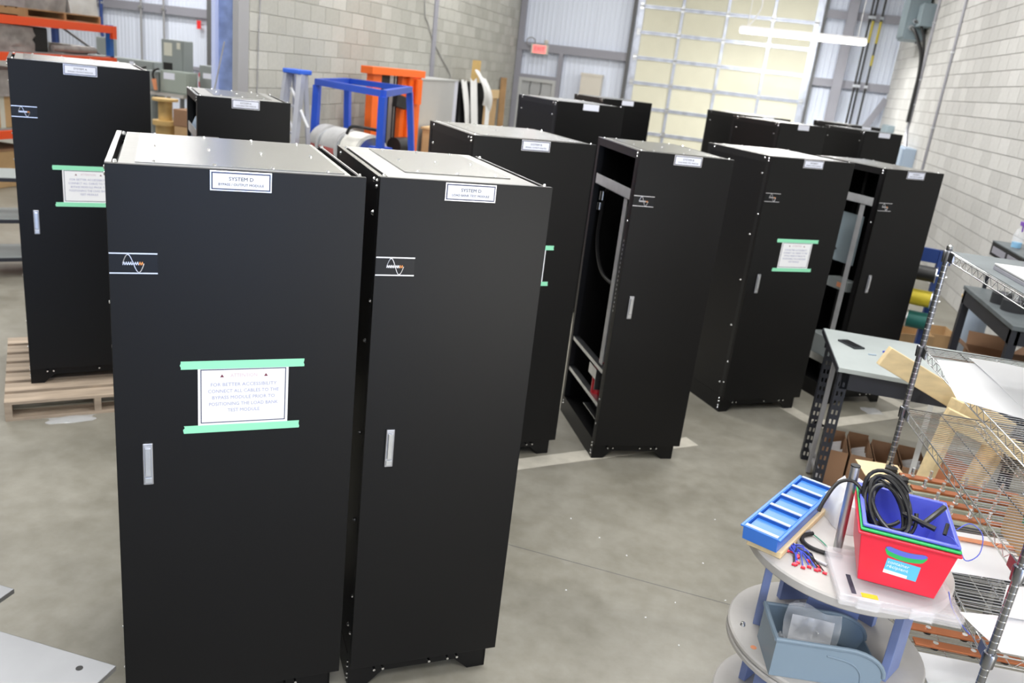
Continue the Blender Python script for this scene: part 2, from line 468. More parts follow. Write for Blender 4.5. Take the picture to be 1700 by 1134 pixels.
block_wall('wall_right', XR, -1, 3.0, YB, 'mortar_pale', 'block_pale', lambda p: p[0] > 1455)
block_wall('wall_partition', XL, 1, YL, YB, 'mortar', 'block_grey', lambda p: p[0] > 405 and p[1] < 255)
# near right wall part, plain, beyond the frame
struct('wall_right_near', M().bx(XR + .008, XR + .2, -8, 3.0, 0, ZC), 'wall_paint')

# back wall of ribbed sheet metal
wb = struct('wall_back', M().bx(-20, XR, YB + .06, YB + .2, 0, ZC), 'white_sheet_metal')
def sheet_panel(x0, x1, z0, z1):
    prof = []; x = x0 + .002; p = 0.1143
    while x < x1 - .02:
        prof += [(x, .03), (x + p * .60, .03), (x + p * .70, .018), (x + p * .88, .018)]
        x += p
    prof = [q for q in prof if q[0] < x1 - .002] + [(x1 - .002, .03)]
    n = len(prof)
    vs = [(a, YB + b, z0) for a, b in prof] + [(a, YB + b, z1) for a, b in prof] + [(a, YB + b + .004, z0) for a, b in prof] + [(a, YB + b + .004, z1) for a, b in prof]
    fs = []
    for i in range(n - 1):
        fs += [(i, i + 1, i + 1 + n, i + n), (i + 2 * n, i + 3 * n, i + 1 + 3 * n, i + 1 + 2 * n), (i, i + 2 * n, i + 1 + 2 * n, i + 1), (i + n, i + 1 + n, i + 1 + 3 * n, i + 3 * n)]
    fs += [(0, n, 3 * n, 2 * n), (n - 1, 3 * n - 1, 4 * n - 1, 2 * n - 1)]
    obj('sheet_panel', M().add(vs, fs), 'white_sheet_metal', wb)
for x0, x1, st in ((-5.27, -2.5, 0.914), (1.66, XR, 0.845), (-19.9, -5.5, 0.96)):
    n = max(1, round((x1 - x0) / st)); s = (x1 - x0) / n
    for i in range(n): sheet_panel(x0 + i * s, x0 + (i + 1) * s, 0, ZC)
sheet_panel(-2.5, -0.4, 5.0, ZC); sheet_panel(-0.4, 1.66, 5.0, ZC)

# steel framing on the back wall
def trim(n, m_, *boxes):
    m = M()
    for b in boxes: m.bx(*b)
    return struct('trim_%d' % n, m, m_)
y0 = YB - .10
trim(1, 'steel_paint', (-5.27, -2.58, y0, YB, 2.84, 2.95), (-5.27, -2.58, y0 - .013, y0 - .001, 2.80, 2.99))
trim(2, 'steel_paint', (-5.27, -5.13, y0, YB, 0, ZC))
trim(3, 'steel_paint', (-4.20, -4.10, y0 - .01, YB, 0, 2.84))
trim(4, 'steel_paint', (-5.13, -4.20, y0, YB, 2.17, 2.25))
trim(5, 'steel_paint_dark', (-2.58, -2.50, y0 - .05, YB, 0, 5.0))
trim(6, 'steel_paint_dark', (1.64, 1.70, y0 - .05, YB, 0, 5.0))
trim(7, 'steel_paint', (1.70, XR, y0, YB, 4.20, 4.33), (1.70, XR, y0 - .013, y0 - .001, 4.18, 4.35))
trim(8, 'steel_paint', (1.70, XR, y0, YB, 2.77, 2.90), (1.70, XR, y0 - .013, y0 - .001, 2.75, 2.92))
trim(9, 'steel_paint', (2.12, 2.32, y0 - .18, y0 - .165, 0, ZC), (2.20, 2.24, y0 - .165, y0 - .015, 0, ZC), (2.12, 2.32, y0 - .015, y0, 0, ZC))
struct('trim_10', M().bar((3.33, y0 - .05, 2.62), (2.55, y0 - .05, 1.0), .04, .14), 'steel_paint')
trim(11, 'steel_paint', (-19.9, -5.5, y0, YB, 2.72, 2.86), (-19.9, -5.5, y0 - .013, y0 - .001, 2.68, 2.90))
trim(12, 'steel_paint', (-19.9, -5.5, y0, YB, 1.34, 1.42))
trim(13, 'steel_paint_dark', (-13.62, -13.46, y0 - .25, y0 - .01, 0, ZC))
trim(14, 'steel_paint', (XL, XL + .02, 14.76, 14.94, 0, ZC))

# man door in the back wall
d2 = struct('door_2', M().bx(-5.13, -5.05, y0, YB, 0, 2.17).bx(-4.28, -4.20, y0, YB, 0, 2.17).bx(-5.05, -4.28, y0, YB, 2.09, 2.17), 'frame_grey')
box_obj('door_leaf', -5.05, -4.28, YB - .06, YB - .015, .01, 2.09, 'door_grey', d2)
obj('cable_loop', M().cable([(-4.83, y0 + .02, 2.09), (-4.84, y0 - .01, 1.9), (-4.80, y0 - .02, 1.7), (-4.7, y0 - .02, 1.62), (-4.6, y0 - .02, 1.7), (-4.56, y0 - .01, 1.9), (-4.57, y0 + .02, 2.09)], .008, 6), 'rubber', d2)

# overhead sectional door
d1 = struct('door_1', M().bx(-2.50, -2.44, YB - .04, YB + .06, 0, 5.0).bx(1.60, 1.64, YB - .04, YB + .06, 0, 5.0).bx(-2.5, 1.64, YB - .02, YB + .06, 4.9, 5.0), 'galvanised')
stx = (-2.39, -1.445, -0.425, 0.59, 1.54)
sh = 0.567
sec = M().bx(-2.43, 1.595, YB, YB + .045, 0.012, sh - .012).mesh('section', 'door_insulation')
rail = M().bx(-2.43, 1.595, YB - .022, YB + .0, -.045, -.004).bx(-2.43, 1.595, YB - .022, YB, .004, .035).mesh('rail', 'galvanised')
hinge = M().bx(-.04, .04, YB - .042, YB - .03, -.07, .07).cyl((-.05, YB - .05, 0), (.05, YB - .05, 0), .014, n=8).mesh('hinge', 'zinc')
for k in range(8):
    z = 0.09 + k * sh
    s_ = put('section', sec, d1, (0, 0, z))
    for i, x in enumerate(stx):
        hw = .06 if i in (0, 4) else .033
        st_ = obj('stile', M().bx(x - hw, x + hw, YB - .03, YB - .003, .045, sh - .05), 'galvanised', s_)
    if k:
        put('rail', rail, d1, (0, 0, z))
        for x in stx: put('hinge', hinge, d1, (x, 0, z))
obj('bottom_seal', M().bx(-2.43, 1.595, YB - .02, YB + .05, .002, .09), 'rubber', d1)

# column at the near end of the block wall
col = thing('steel_column', 'blue painted steel column at the end of the block wall', 'column', (-5.41, 8.68, 0))
obj('flange', M().bx(-.20, -.155, -.10, .11, 0, ZC), 'column_lilac', col)
obj('web', M().bx(-.155, .06, -.03, .03, 0, ZC), 'column_blue', col)
obj('flange', M().bx(.06, .13, -.10, .11, 0, ZC), 'grey_bar', col)
tag(obj('blue_pipe', M().cyl((-5.64, 8.7, 0.0), (-5.64, 8.7, 2.36), .018, n=10), 'rack_blue'), 'thin bright blue pipe standing beside the blue column', 'pipe')

# conduits and electrical gear on the right wall
def wall_tube(name, pts, r, m_, label, cat='conduit', clips=()):
    t = thing(name, label, cat)
    obj('tube', M().tube(pts, r, 8), m_, t, smooth=True)
    for (y, z) in clips: obj('strap', M().bx(XR - .05, XR, y - .035, y + .035, z - .012, z + .012), 'zinc', t)
    return t
xw = XR - .02
wall_tube('conduit', [(xw, 15.65, ZC), (xw, 15.65, 1.2)], .022, 'conduit_grey', 'grey vertical conduit on the right block wall, nearest to the camera', clips=[(15.65, 3.4), (15.65, 2.2)])
wall_tube('conduit', [(xw, 17.70, ZC), (xw, 17.70, 2.3), (xw, 17.72, 2.1), (xw, 17.60, 1.95), (xw, 17.45, 1.8), (xw, 17.4, 1.74)], .03, 'conduit_grey', 'grey conduit running down from the large electrical enclosure', clips=[(17.7, 3.0), (17.7, 2.55), (17.7, 4.0)])
eb = thing('electrical_enclosure', 'large grey blue electrical enclosure high on the right wall', 'electrical box', (XR, 18.65, 3.72))
obj('box', M().bx(-.38, -.05, -.35, .38, 0, 1.4), 'box_grey_blue', eb, bevel=.01)
obj('door', M().bx(-.41, -.381, -.33, .36, .04, 1.36), 'box_grey_blue', eb, bevel=.006)
obj('bracket', M().bx(-.05, 0, -.35, -.25, -.02, .10).bx(-.05, 0, .25, .35, -.02, .1), 'steel_paint', eb)
obj('side_box', M().bx(-.24, 0, -.80, -.351, .22, .62), 'box_grey_blue', eb, bevel=.008)
obj('connector', M().cyl((-.26, -.351, .34), (-.26, -.45, .32), .045, n=10).cyl((-.30, -.351, .22), (-.30, -.45, .20), .05, n=10), 'zinc', eb)
obj('cable', M().cable([(-.26, -.44, .32), (-.22, -.62, .28), (-.15, -.80, .12), (-.09, -.88, -.12), (-.06, -.90, -.5), (-.05, -.90, -1.5)], .026, 8)
    .cable([(-.30, -.44, .20), (-.26, -.60, .14), (-.18, -.78, -.05), (-.10, -.90, -.30), (-.06, -.96, -.7), (-.05, -.97, -1.5)], .032, 8), 'cable_black', eb, smooth=True)
ds = thing('disconnect_switch', 'pale blue grey disconnect box low on the right wall', 'electrical box', (XR, 17.15, 1.05))
obj('box', M().bx(-.20, 0, -.62, .62, 0, .74), 'disc_blue_grey', ds, bevel=.008)
obj('cover', M().bx(-.23, -.20, -.60, .03, .02, .72), 'disc_blue_grey', ds, bevel=.004)
obj('cover', M().bx(-.23, -.20, .05, .60, .02, .72), 'disc_blue_grey', ds, bevel=.004)
jb = thing('junction_box', 'small grey junction box near the back corner of the right wall', 'electrical box', (XR, 19.5, 1.7))
obj('box', M().bx(-.12, 0, -.38, .38, 0, .40), 'box_grey_blue', jb, bevel=.006); obj('lid', M().bx(-.135, -.12, -.36, .36, .02, .38), 'box_grey_blue', jb)
# pipes on the back wall
for i, (x, lab) in enumerate(((2.60, 'leftmost of the three thin black pipes on the back wall'), (2.68, 'middle one of the three thin black pipes on the back wall'), (2.84, 'rightmost of the three thin black pipes on the back wall'))):
    t = thing('wall_pipe', lab, 'pipe', group='black pipes on the back wall')
    obj('tube', M().cyl((x, y0 - .06, .6), (x, y0 - .06, ZC), .022, n=8), 'pipe_black', t, smooth=True)
    if i: obj('sleeve', M().cyl((x, y0 - .06, 3.75), (x, y0 - .06, 4.2), .027, n=8), 'pipe_yellow', t, smooth=True)
    if i == 2: obj('sleeve', M().cyl((x, y0 - .06, 3.28), (x, y0 - .06, 3.50), .027, n=8), 'pipe_yellow', t, smooth=True)
    obj('clamp', M().bx(x - .04, x + .04, y0 - .09, y0, 4.24, 4.30).bx(x - .04, x + .04, y0 - .09, y0, 2.80, 2.86), 'zinc', t)

# exit sign, wall box
ex = thing('exit_sign', 'red lit exit sign on the girt above the back door', 'sign', (-4.69, y0, 2.74))
obj('housing', M().bx(-.21, .21, -.07, 0, 0, .22), 'cream_box', ex, bevel=.005)
obj('face', M().bx(-.155, .155, -.078, -.07, .025, .195), 'exit_glow', ex)
lettering('EXIT', .12, 'terminal_red', ex, (0, -.0785, .11), width=.25)
obj('emergency_lamp', M().lathe([(.0, .05), (.05, .04), (.05, 0), (.03, -.03)], 10, (.14, -.04, .29), 'y').bx(.12, .16, -.05, -.02, .2, .27), 'cream_box', ex)
obj('cord', M().cable([(-.12, -.04, .22), (-.14, -.05, .32), (-.24, -.05, .36), (-.33, -.05, .30), (-.30, -.05, .20), (-.2, -.05, .17)], .012, 6), 'grey_bar', ex)
wbx = thing('wall_box', 'cream storage box mounted on the white ribbed wall', 'box', (-3.32, YB, 1.55))
obj('box', M().bx(-.25, .25, -.28, 0, 0, .86), 'cream_box', wbx, bevel=.01); obj('lid', M().bx(-.26, .26, -.29, 0, .82, .88), 'cream_box', wbx)

# hanging strip lamp
lamp = thing('hanging_strip_lamp', 'lit white strip lamp hanging in front of the overhead door', 'lamp', (1.13, 18.6, 3.57))
obj('housing', M().bx(-1.22, 1.22, -.07, .07, .07, .12), 'lamp_white', lamp, bevel=.008)
obj('tube', M().cyl((-1.20, -.045, .025), (1.20, -.045, .025), .045, n=12).cyl((-1.20, .046, .025), (1.20, .046, .025), .045, n=12), 'lamp_glow', lamp, smooth=True)
obj('end_cap', M().bx(-1.235, -1.205, -.07, .07, -.01, .1), 'lamp_white', lamp); obj('end_cap', M().bx(1.205, 1.235, -.07, .07, -.01, .1), 'lamp_white', lamp)
for x in (-1.08, 1.05): obj('hanging_cord', M().cyl((x, 0, .12), (x, 0, ZC - 3.57), .008, n=6), 'lamp_white', lamp)
obj('power_cord', M().cable([(-1.05, .02, .14), (-.95, .02, .30), (-.88, .02, .50), (-.92, .02, .75), (-1.05, .02, .8)], .014, 6), 'lamp_white', lamp, smooth=True)
area('hanging_strip_lamp_light', (1.13, 18.6, 3.53), (1.13, 18.6, 0), 2.4, .14, 60, (1, 1, .97))
# thin wire drooping on the block wall
tag(obj('wall_wire', M().cable([(XL + .012, 14.0, ZC), (XL + .012, 14.2, 3.5), (XL + .012, 14.5, 2.9), (XL + .012, 15.1, 2.5), (XL + .012, 15.85, 2.14), (XL + .012, 15.9, 2.02)], .007, 6), 'grey_bar'), 'thin dark wire drooping down the grey block wall', 'wire')
tag(obj('wall_wire', M().cable([(XL + .012, 9.05, ZC), (XL + .012, 9.0, 3.0), (XL + .012, 8.98, 2.5), (XL + .012, 8.95, 1.6)], .007, 6), 'grey_bar'), 'thin wire hanging at the near end of the block wall', 'wire')

# ================================================================== cabinets
CD = 0.825
NOTICE = ('FOR BETTER ACCESSIBILITY', 'CONNECT ALL CABLES TO THE', 'BYPASS MODULE PRIOR TO', 'POSITIONING THE LOAD BANK', 'TEST MODULE')
def screw(m, p, n, r=.006, h=.004):
    p = Vector(p); n = Vector(n); m.cyl(p, p + n * h, r, r * .6, n=8)
def cabinet(label, pos, yaw, W, H, bypass, letter=None, left='closed', z0=0.0, group=None, full_cover=True, notice=False, far=False):
    t = thing('test_cabinet', label, 'cabinet', (pos[0], pos[1], z0), math.radians(yaw), group)
    k = 'black_powder'; e = W - .030; D = CD
    # base with cut-out feet
    b = M()
    for y in (.028, D - .012):
        b.prism([(.008, 0), (.075, 0), (.135, .056), (W - .165, .056), (W - .105, 0), (e, 0), (e, .118), (.008, .118)], y, y + .010)
    b.bx(0, .008, .028, D, 0, .13); b.bx(e - .008, e, .028, .11, 0, .13); b.bx(e - .008, e, D - .1, D, 0, .13); b.bx(e - .008, e, .11, D - .1, .06, .13)
    b.bx(.008, e - .008, .04, D - .015, .118, .125)
    obj('base', b, k, t)
    # corner posts
    for (x0, x1, y0_, y1_) in ((0, .04, .024, .062), (e - .04, e, .024, .062), (0, .04, D - .045, D - .005), (e - .04, e, D - .045, D - .005)):
        box_obj('corner_post', x0, x1, y0_, y1_, .13, H - .03, 'black_frame', t)
    # top frame, plate and cover
    obj('top_frame', M().bx(0, .016, .022, D, H - .05, H - .003).bx(e + .014, e + .028, .03, D, H - .05, H - .006).bx(.016, e + .014, D - .02, D, H - .05, H - .012).bx(.016, e + .012, .022, .034, H - .05, H - .014).bx(.016, e, .034, D - .02, H - .05, H - .042), 'black_frame', t)
    obj('top_edge', M().bx(-.001, .016, .024, D, H - .003, H), 'satin_steel', t)
    obj('top_edge', M().bx(e + .018, e + .023, .03, D, H - .006, H - .004), 'edge_steel', t)
    tp = obj('top_plate', M().bx(.033, e - .012, .026, D - .002, H - .010, H - .002), 'plate_steel', t)
    sc = M()
    if full_cover: cx0, cx1, cy0, cy1 = (.078, W - .06, .052, D - .03) if bypass else (.118, W - .10, .155, D - .05)
    else: cx0, cx1, cy0, cy1 = .06, W - .06, .05, D - .03
    obj('cover_plate', M().bx(cx0, cx1, cy0, cy1, H - .002, H + .0015), 'satin_steel', tp)
    nx = 4 if bypass else 3
    for i in range(nx):
        for y in (cy0 + .02, (cy0 + cy1) / 2, cy1 - .02):
            screw(sc, (cx0 + .05 + (cx1 - cx0 - .1) * i / (nx - 1), y, H + .0015), (0, 0, 1), .006, .005)
    for y in (.05, D - .06):
        screw(sc, (.024, y, H - .003), (0, 0, 1), .007, .008); screw(sc, (e + .018, y, H - .006), (0, 0, 1), .007, .010)
    # walls
    box_obj('back_panel', .01, e - .01, D - .005, D, .10, H - .02, k, t)
    box_obj('right_side_panel', e - .006, e, .062, D - .045, .12, H - .03, k, t)
    if left == 'closed':
        box_obj('left_side_panel', 0.002, .010, .058, D - .02, .12, H - .012, k, t)
        for z in (H - .02, H - .13, H - .58, H - .93, H - 1.29, H - 1.76): screw(sc, (.002, .085, z), (-1, 0, 0), .009, .007)
        for z in (H - .02, H - .13, H - .58, H - 1.3): screw(sc, (.002, D - .09, z), (-1, 0, 0), .009, .007)
    # door
    dr = obj('door', M().bx(0, W, 0, .022, .106, H), k, t, bevel=.0015)
    if not far:
        h = obj('handle', M().bx(.076, .107, -.010, 0, .985, 1.132), 'handle_zinc', dr, bevel=.003)
        h2 = M().bx(.083, .100, -.018, -.010, 1.02, 1.118).bx(.081, .102, -.013, -.010, .993, 1.012)
        obj('latch', h2, 'zinc', t, bevel=.002)
    # front fasteners
    for x in (.095, .130, W * .53, W - .205, W - .165): screw(sc, (x, .028, .088), (0, -1, 0), .009, .030)
    for z in (.085, .108): screw(sc, (e, .05, z), (1, 0, 0), .007, .008); screw(sc, (0, .05, z), (-1, 0, 0), .007, .005)
    for z in (.030, .050): screw(sc, (0, .05, z), (-1, 0, 0), .007, .005); screw(sc, (0, D - .05, z + .05), (-1, 0, 0), .007, .005)
    for z in (H - .018, H - .036): screw(sc, (0, .04, z), (-1, 0, 0), .008, .005)
    for z in (H - .42, .42, .25): screw(sc, (0, .035, z), (-1, 0, 0), .007, .005)
    obj('screws', sc, 'bolt_zinc', t, smooth=True, kind='stuff')
    # name plate
    xc = W / 2 - .005 if bypass else W / 2 + .005
    np_ = obj('name_plate', M().bx(xc - .089, xc + .089, -.004, 0, H - .063, H - .003), 'badge_silver' if not far else 'plate_white', t, bevel=.001)
    if not far:
        obj('plate_border', M().bx(xc - .085, xc + .085, -.0046, -.004, H - .059, H - .007), 'plate_navy', np_)
        obj('plate_face', M().bx(xc - .081, xc + .081, -.0052, -.0046, H - .055, H - .011), 'plate_white', np_)
        lettering('SYSTEM ' + letter, .0155, 'ink', np_, (xc, -.0056, H - .026), width=.070)
        lettering('BYPASS / OUTPUT MODULE' if bypass else 'LOAD BANK TEST MODULE', .0105, 'ink', np_, (xc, -.0056, H - .043), width=.130)
        # maker's badge
        z1, z2 = H - .258, H - .322; zc = (z1 + z2) / 2
        bd = obj('badge', M().bx(.002, .133, -.002, 0, z2, z1), 'badge_black', t)
        obj('badge_edge', M().bx(.002, .133, -.0035, -.002, z1 - .004, z1).bx(.002, .133, -.0035, -.002, z2, z2 + .004), 'badge_silver', bd)
        wv = [(.038 + .058 * i / 24, -.004, zc + .027 * math.sin(2 * PI * i / 24)) for i in range(25)]
        obj('badge_wave', M().tube(wv, .0014, 6), 'badge_silver', bd, smooth=True)
        zg = M(); og = M()
        for i in range(9):
            g = og if i >= 7 else zg; x = .0385 + i * .0062
            g.bar((x, -.003, zc - .005), (x + .0035, -.003, zc + .005), .0012, .0019); g.bar((x + .0035, -.003, zc + .005), (x + .0052, -.003, zc - .005), .0012, .0019)
            g.bx(x, x + .0052, -.0033, -.002, zc - .001, zc + .001)
        obj('badge_mark', zg, 'badge_silver', bd); obj('badge_mark', og, 'badge_orange', bd)
    if notice:
        n = obj('notice_sheet', M().bx(.243, .524, -.0012, -.0002, 1.178, 1.386), 'paper', t)
        obj('notice_border', M().bx(.251, .516, -.0016, -.0012, 1.373, 1.376).bx(.251, .516, -.0016, -.0012, 1.189, 1.192).bx(.251, .254, -.0016, -.0012, 1.189, 1.376).bx(.513, .516, -.0016, -.0012, 1.189, 1.376), 'plate_navy', n)
        lettering('ATTENTION', .017, 'faint_red', n, (.3835, -.0017, 1.353), width=.082)
        for x in (.316, .452): obj('warning_triangle', M().prism([(x - .006, 1.348), (x + .006, 1.348), (x, 1.358)], -.0018, -.0012), 'warning_red', n)
        for i, (s, wd) in enumerate(zip(NOTICE, (.205, .220, .195, .215, .100))): lettering(s, .0165, 'faint_ink', n, (.3835, -.0017, 1.322 - i * .0225), width=wd)
        def strip(xa, xb, za, zb):
            rnd = random.Random(int(xa * 1e4) + int(za * 1e3)); p = [(xa, za), (xb, za)]
            p += [(xb + rnd.uniform(-.003, .003), za + (zb - za) * q) for q in (.25, .5, .75)] + [(xb, zb), (xa, zb)] + [(xa + rnd.uniform(-.003, .003), za + (zb - za) * q) for q in (.75, .5, .25)]
            obj('tape_strip', M().prism(p, -.0022, -.0003), 'green_tape', n)
        strip(.193, .574, 1.378, 1.405); strip(.200, .563, 1.156, 1.182)
    return t

def open_interior(t, W, H, style):
    e = W - .030
    obj('crossbar', M().bx(.004, .05, .06, CD - .06, H - .30, H - .295).bx(.004, .009, .06, CD - .06, H - .30, H - .235), 'zinc_plate', t)
    box_obj('inner_post', .30, .34, .50, .53, .13, H - .05, 'dark_inside', t)
    if style == 'C':
        obj('rail', M().bx(.016, .05, .182, .186, .62, H - .30).bx(.012, .016, .128, .186, .62, H - .30), 'zinc_plate', t)
        for z in (.60, .37):
            obj('angle_bracket', M().bx(.006, .05, .08, CD - .05, z, z + .004).bx(.006, .010, .08, CD - .05, z - .022, z), 'zinc', t)
        obj('fuse_block', M().cyl((.06, .27, .36), (.06, .27, .60), .045, n=14), 'red_plastic', t, smooth=True)
        obj('clamp_plate', M().bx(.01, .015, .20, .36, .49, .56).bx(.01, .06, .20, .205, .42, .56), 'zinc', t)
        obj('shelf_tray', M().bx(.02, e - .02, .07, .40, .24, .245), 'zinc', t)
        obj('cable', M().cable([(.12, .70, 1.74), (.08, .74, 1.65), (.06, .72, 1.35), (.07, .60, 1.16), (.10, .45, 1.10), (.12, .33, 1.12)], .013, 8), 'cable_black', t, smooth=True)
        obj('lug', M().cyl((.06, .74, 1.60), (.06, .74, 1.66), .022, n=10).cyl((.055, .76, 1.53), (.055, .76, 1.58), .02, n=10), 'bolt_zinc', t, smooth=True)
        obj('vent_slots', sum_slots(H), 'zinc', t, kind='stuff')
    else:
        obj('rail', M().bx(.016, .05, .196, .20, .45, H - .30).bx(.012, .016, .150, .20, .45, H - .30), 'zinc_plate', t)
        obj('mounting_plate', M().bx(.10, .105, .22, .52, 1.15, 1.56), 'box_grey_blue', t)
        obj('contactor', M().bx(.08, .2, .20, .44, .93, 1.01), 'panel_grey', t); obj('contactor_label', M().bx(.078, .08, .24, .32, .95, .99), 'copper_orange', t)
        obj('equipment_shelf', M().bx(.01, e - .02, .07, CD - .06, .30, .306).bx(.01, .014, .07, CD - .06, .306, .36), 'zinc', t)
        obj('fuse_block', M().cyl((.06, .55, .306), (.06, .55, .50), .05, n=12), 'red_plastic', t, smooth=True)
        obj('equipment_box', M().bx(.03, .25, .15, .45, .306, .52), 'panel_grey', t, bevel=.004)
        obj('cable', M().cable([(.1, .68, 1.35), (.05, .60, 1.30), (.04, .5, 1.31), (.05, .4, 1.25)], .012, 8), 'cable_black', t, smooth=True)
def sum_slots(H):
    m = M()
    for i in range(17): m.bx(-.0012, 0, .040, .048, H - .55 - i * .028, H - .537 - i * .028)
    return m

G = 'black test cabinets standing in the hall'
cabinet('wide black cabinet nearest the camera, plate reading System D Bypass Output Module', (-1.671, 2.035), 36.1, .748, 2.01, True, 'D', notice=True, group=G)
cabinet('narrow black cabinet with the plate System D Load Bank Test Module', (-1.030, 2.497), 34.9, .602, 2.015, False, 'D', group=G)
cabinet('wide black cabinet behind the front pair, green taped notice half hidden', (-1.327, 4.513), 36.7, .766, 2.013, True, 'B', full_cover=False, notice=True, group=G)
t = cabinet('narrow black cabinet with open left side in the middle of the hall', (-.457, 5.01), 26.1, .602, 2.01, False, 'B', left='open', full_cover=False, group=G)
open_interior(t, .602, 2.01, 'C')
cabinet('wide black cabinet with fully visible green taped notice right of the middle', (.358, 6.323), 34.8, .749, 1.994, True, 'C', full_cover=False, notice=True, group=G)
t = cabinet('narrow open-sided black cabinet behind the workbench with the phone', (1.247, 6.999), 34.4, .585, 1.969, False, 'C', left='open', full_cover=False, group=G)
open_interior(t, .585, 1.969, 'R')
cabinet('wide black cabinet standing on the wooden pallet at the left', (-3.986, 4.109), 42.9, .745, 1.996, True, 'A', z0=.125, notice=True, group=G)
t = cabinet('narrow black cabinet behind the front pair, left, light cloth in its open side', (-3.329, 4.931), 38.9, .596, 1.99, False, 'A', left='open', group=G)
open_interior(t, .596, 1.99, 'R')
FARP = (((-1.573, 8.028), 40.7, .757, 2.007, 1, 'wide far cabinet in front of the back door, largest of the far left pair'),
        ((-1.616, 11.33), 38.1, .757, 2.003, 1, 'far cabinet in front of the overhead door, right of the far left pair'),
        ((0.216, 11.60), 37.9, .757, 2.005, 1, 'farthest left cabinet of the far right cluster'),
        ((0.605, 10.425), 41.8, .750, 1.995, 1, 'large far cabinet in the middle of the far right cluster'),
        ((1.829, 13.898), 37.2, .597, 1.995, 0, 'farthest cabinet of the right cluster, just below the diagonal brace'),
        ((1.744, 11.842), 31.5, .598, 1.985, 0, 'rightmost cabinet of the far right cluster, next to the blue grey box'))
def pallet(label, loc, rz, L, Dp, m_='pallet_wood', h=.125, group=None):
    """slats run along x; stringers run along y; origin at the near left bottom corner"""
    t = thing('wooden_pallet', label, 'pallet', loc, rz, group)
    n = max(4, int(Dp / .155)); gap = (Dp - n * .135) / (n - 1)
    slat = M().bx(0, L, 0, .135, 0, .018)
    sm = slat.mesh('slat', m_)
    for i in range(n): put('slat', sm, t, (0, i * (.135 + gap), h - .018))
    for x in (0, L / 2 - .02, L - .04):
        obj('stringer', M().bx(x, x + .04, 0, Dp, .018, h - .018), m_, t)
    for y in (0, Dp / 2 - .06, Dp - .12): put('bottom_board', sm, t, (0, y, 0))
    return t
for (p, yw, W_, H_, by, lab) in FARP:
    cabinet(lab, p, yw, W_, H_ + .125, bool(by), left='closed', full_cover=False, far=True, group=G)
a = math.radians(42.9); o_ = Vector((-3.986, 4.109, 0)) + Matrix.Rotation(a, 3, 'Z') @ Vector((-.145, -.258, 0))
pallet('weathered wooden pallet under the cabinet at the left edge', o_, a, 1.02, 1.22)

# ================================================================== reel table in the right foreground
RC = Vector((.69, 2.85, 0)); RR = .35
rl = thing('reel_table', 'stacked grey cable reels used as a table in the right foreground', 'table', (RC.x, RC.y, 0))
def disc(name, z0, z1, r=RR):
    d = obj(name, M().lathe([(0, z0), (r - .006, z0), (r, z0 + .006), (r, z1 - .006), (r - .006, z1), (0, z1)], 64), 'reel_disc', rl, smooth=True)
    return d
for z0, z1 in ((.862, .90), (.498, .522), (.470, .496), (.165, .195), (0.0, .03)): disc('reel_flange', z0, z1)
def stave(ang, r, wd, z0, z1):
    c, s_ = math.cos(ang), math.sin(ang)
    obj('stave', M().ob((r * c, r * s_, (z0 + z1) / 2), (.028, wd, z1 - z0), (0, 0, ang)), 'lilac_paint', rl, bevel=.002)
for ang in (3.0, 5.75, 0.9, 2.0): stave(ang, .24, .125, .522, .862)
stave(4.6, .012, .18, .522, .862)
for ang in (3.9, 5.1, 0.1, 1.4, 2.6): stave(ang, .24, .125, .195, .470)
for ang in (3.6, 4.9, 6.1, 1.1, 2.3): stave(ang, .22, .125, .03, .165)
bo = M()
for z, angs in ((.522, (3.3, 4.0)), (.195, (3.5, 4.3))):
    for a_ in angs: bo.lathe([(0, .012), (.008, .010), (.012, 0)], 10, (.30 * math.cos(a_), .30 * math.sin(a_), z))
obj('bolt_heads', bo, 'bolt_zinc', rl, smooth=True, kind='stuff')
obj('rust_hole', M().lathe([(0, 0), (.011, 0), (.011, .001), (0, .001)], 12, (.31 * math.cos(3.72), .31 * math.sin(3.72), .522)), 'copper_orange', rl)

# blue parts tray on a wooden board
bd = thing('parts_tray', 'blue plastic parts tray with five compartments on the reel table', 'tray', (.312, 2.712, .925), math.radians(65.5))
LT, WT = .545, .125       # length along local x, width along -y
def tray():
    m = M(); h = .058; t_ = .004
    m.bx(0, LT, -WT, 0, 0, t_); m.bx(0, LT, -t_, 0, t_, h); m.bx(0, LT, -WT, -WT + t_, t_, h)
    m.prism([(-.016, h), (0, .0), (t_, 0), (t_, h)], -WT, 0); m.bx(LT - t_, LT, -WT, 0, t_, h)
    m.bx(-.016, LT + .006, -.0, .010, h - .006, h); m.bx(-.016, LT + .006, -WT - .010, -WT, h - .006, h)
    return m
obj('tray_body', tray(), 'tray_blue', bd, bevel=.0015)
for i in range(1, 5): obj('divider', M().bx(LT * i / 5 - .003, LT * i / 5 + .003, -WT, 0, .004, .056), 'tray_blue', bd)
for i in range(5): obj('compartment_lid', M().bx(LT * i / 5 + .012, LT * (i + 1) / 5 - .012, -WT + .008, -.008, .044, .047), 'tray_blue', bd)
for i in range(6): obj('lid_rim', M().bx(LT * i / 5 + (-.008 if i else -.010), LT * i / 5 + (.008 if i < 5 else .004), -WT + .004, -.004, .0565, .060), 'disc_blue_grey', bd)
wbd = thing('wooden_board', 'light wooden board under the blue parts tray', 'board', (.325, 2.735, .9005), math.radians(65.5))
obj('board', M().bx(-.012, LT - .05, -WT - .012, -.012, 0, .0243), 'pine_light', wbd, bevel=.003)

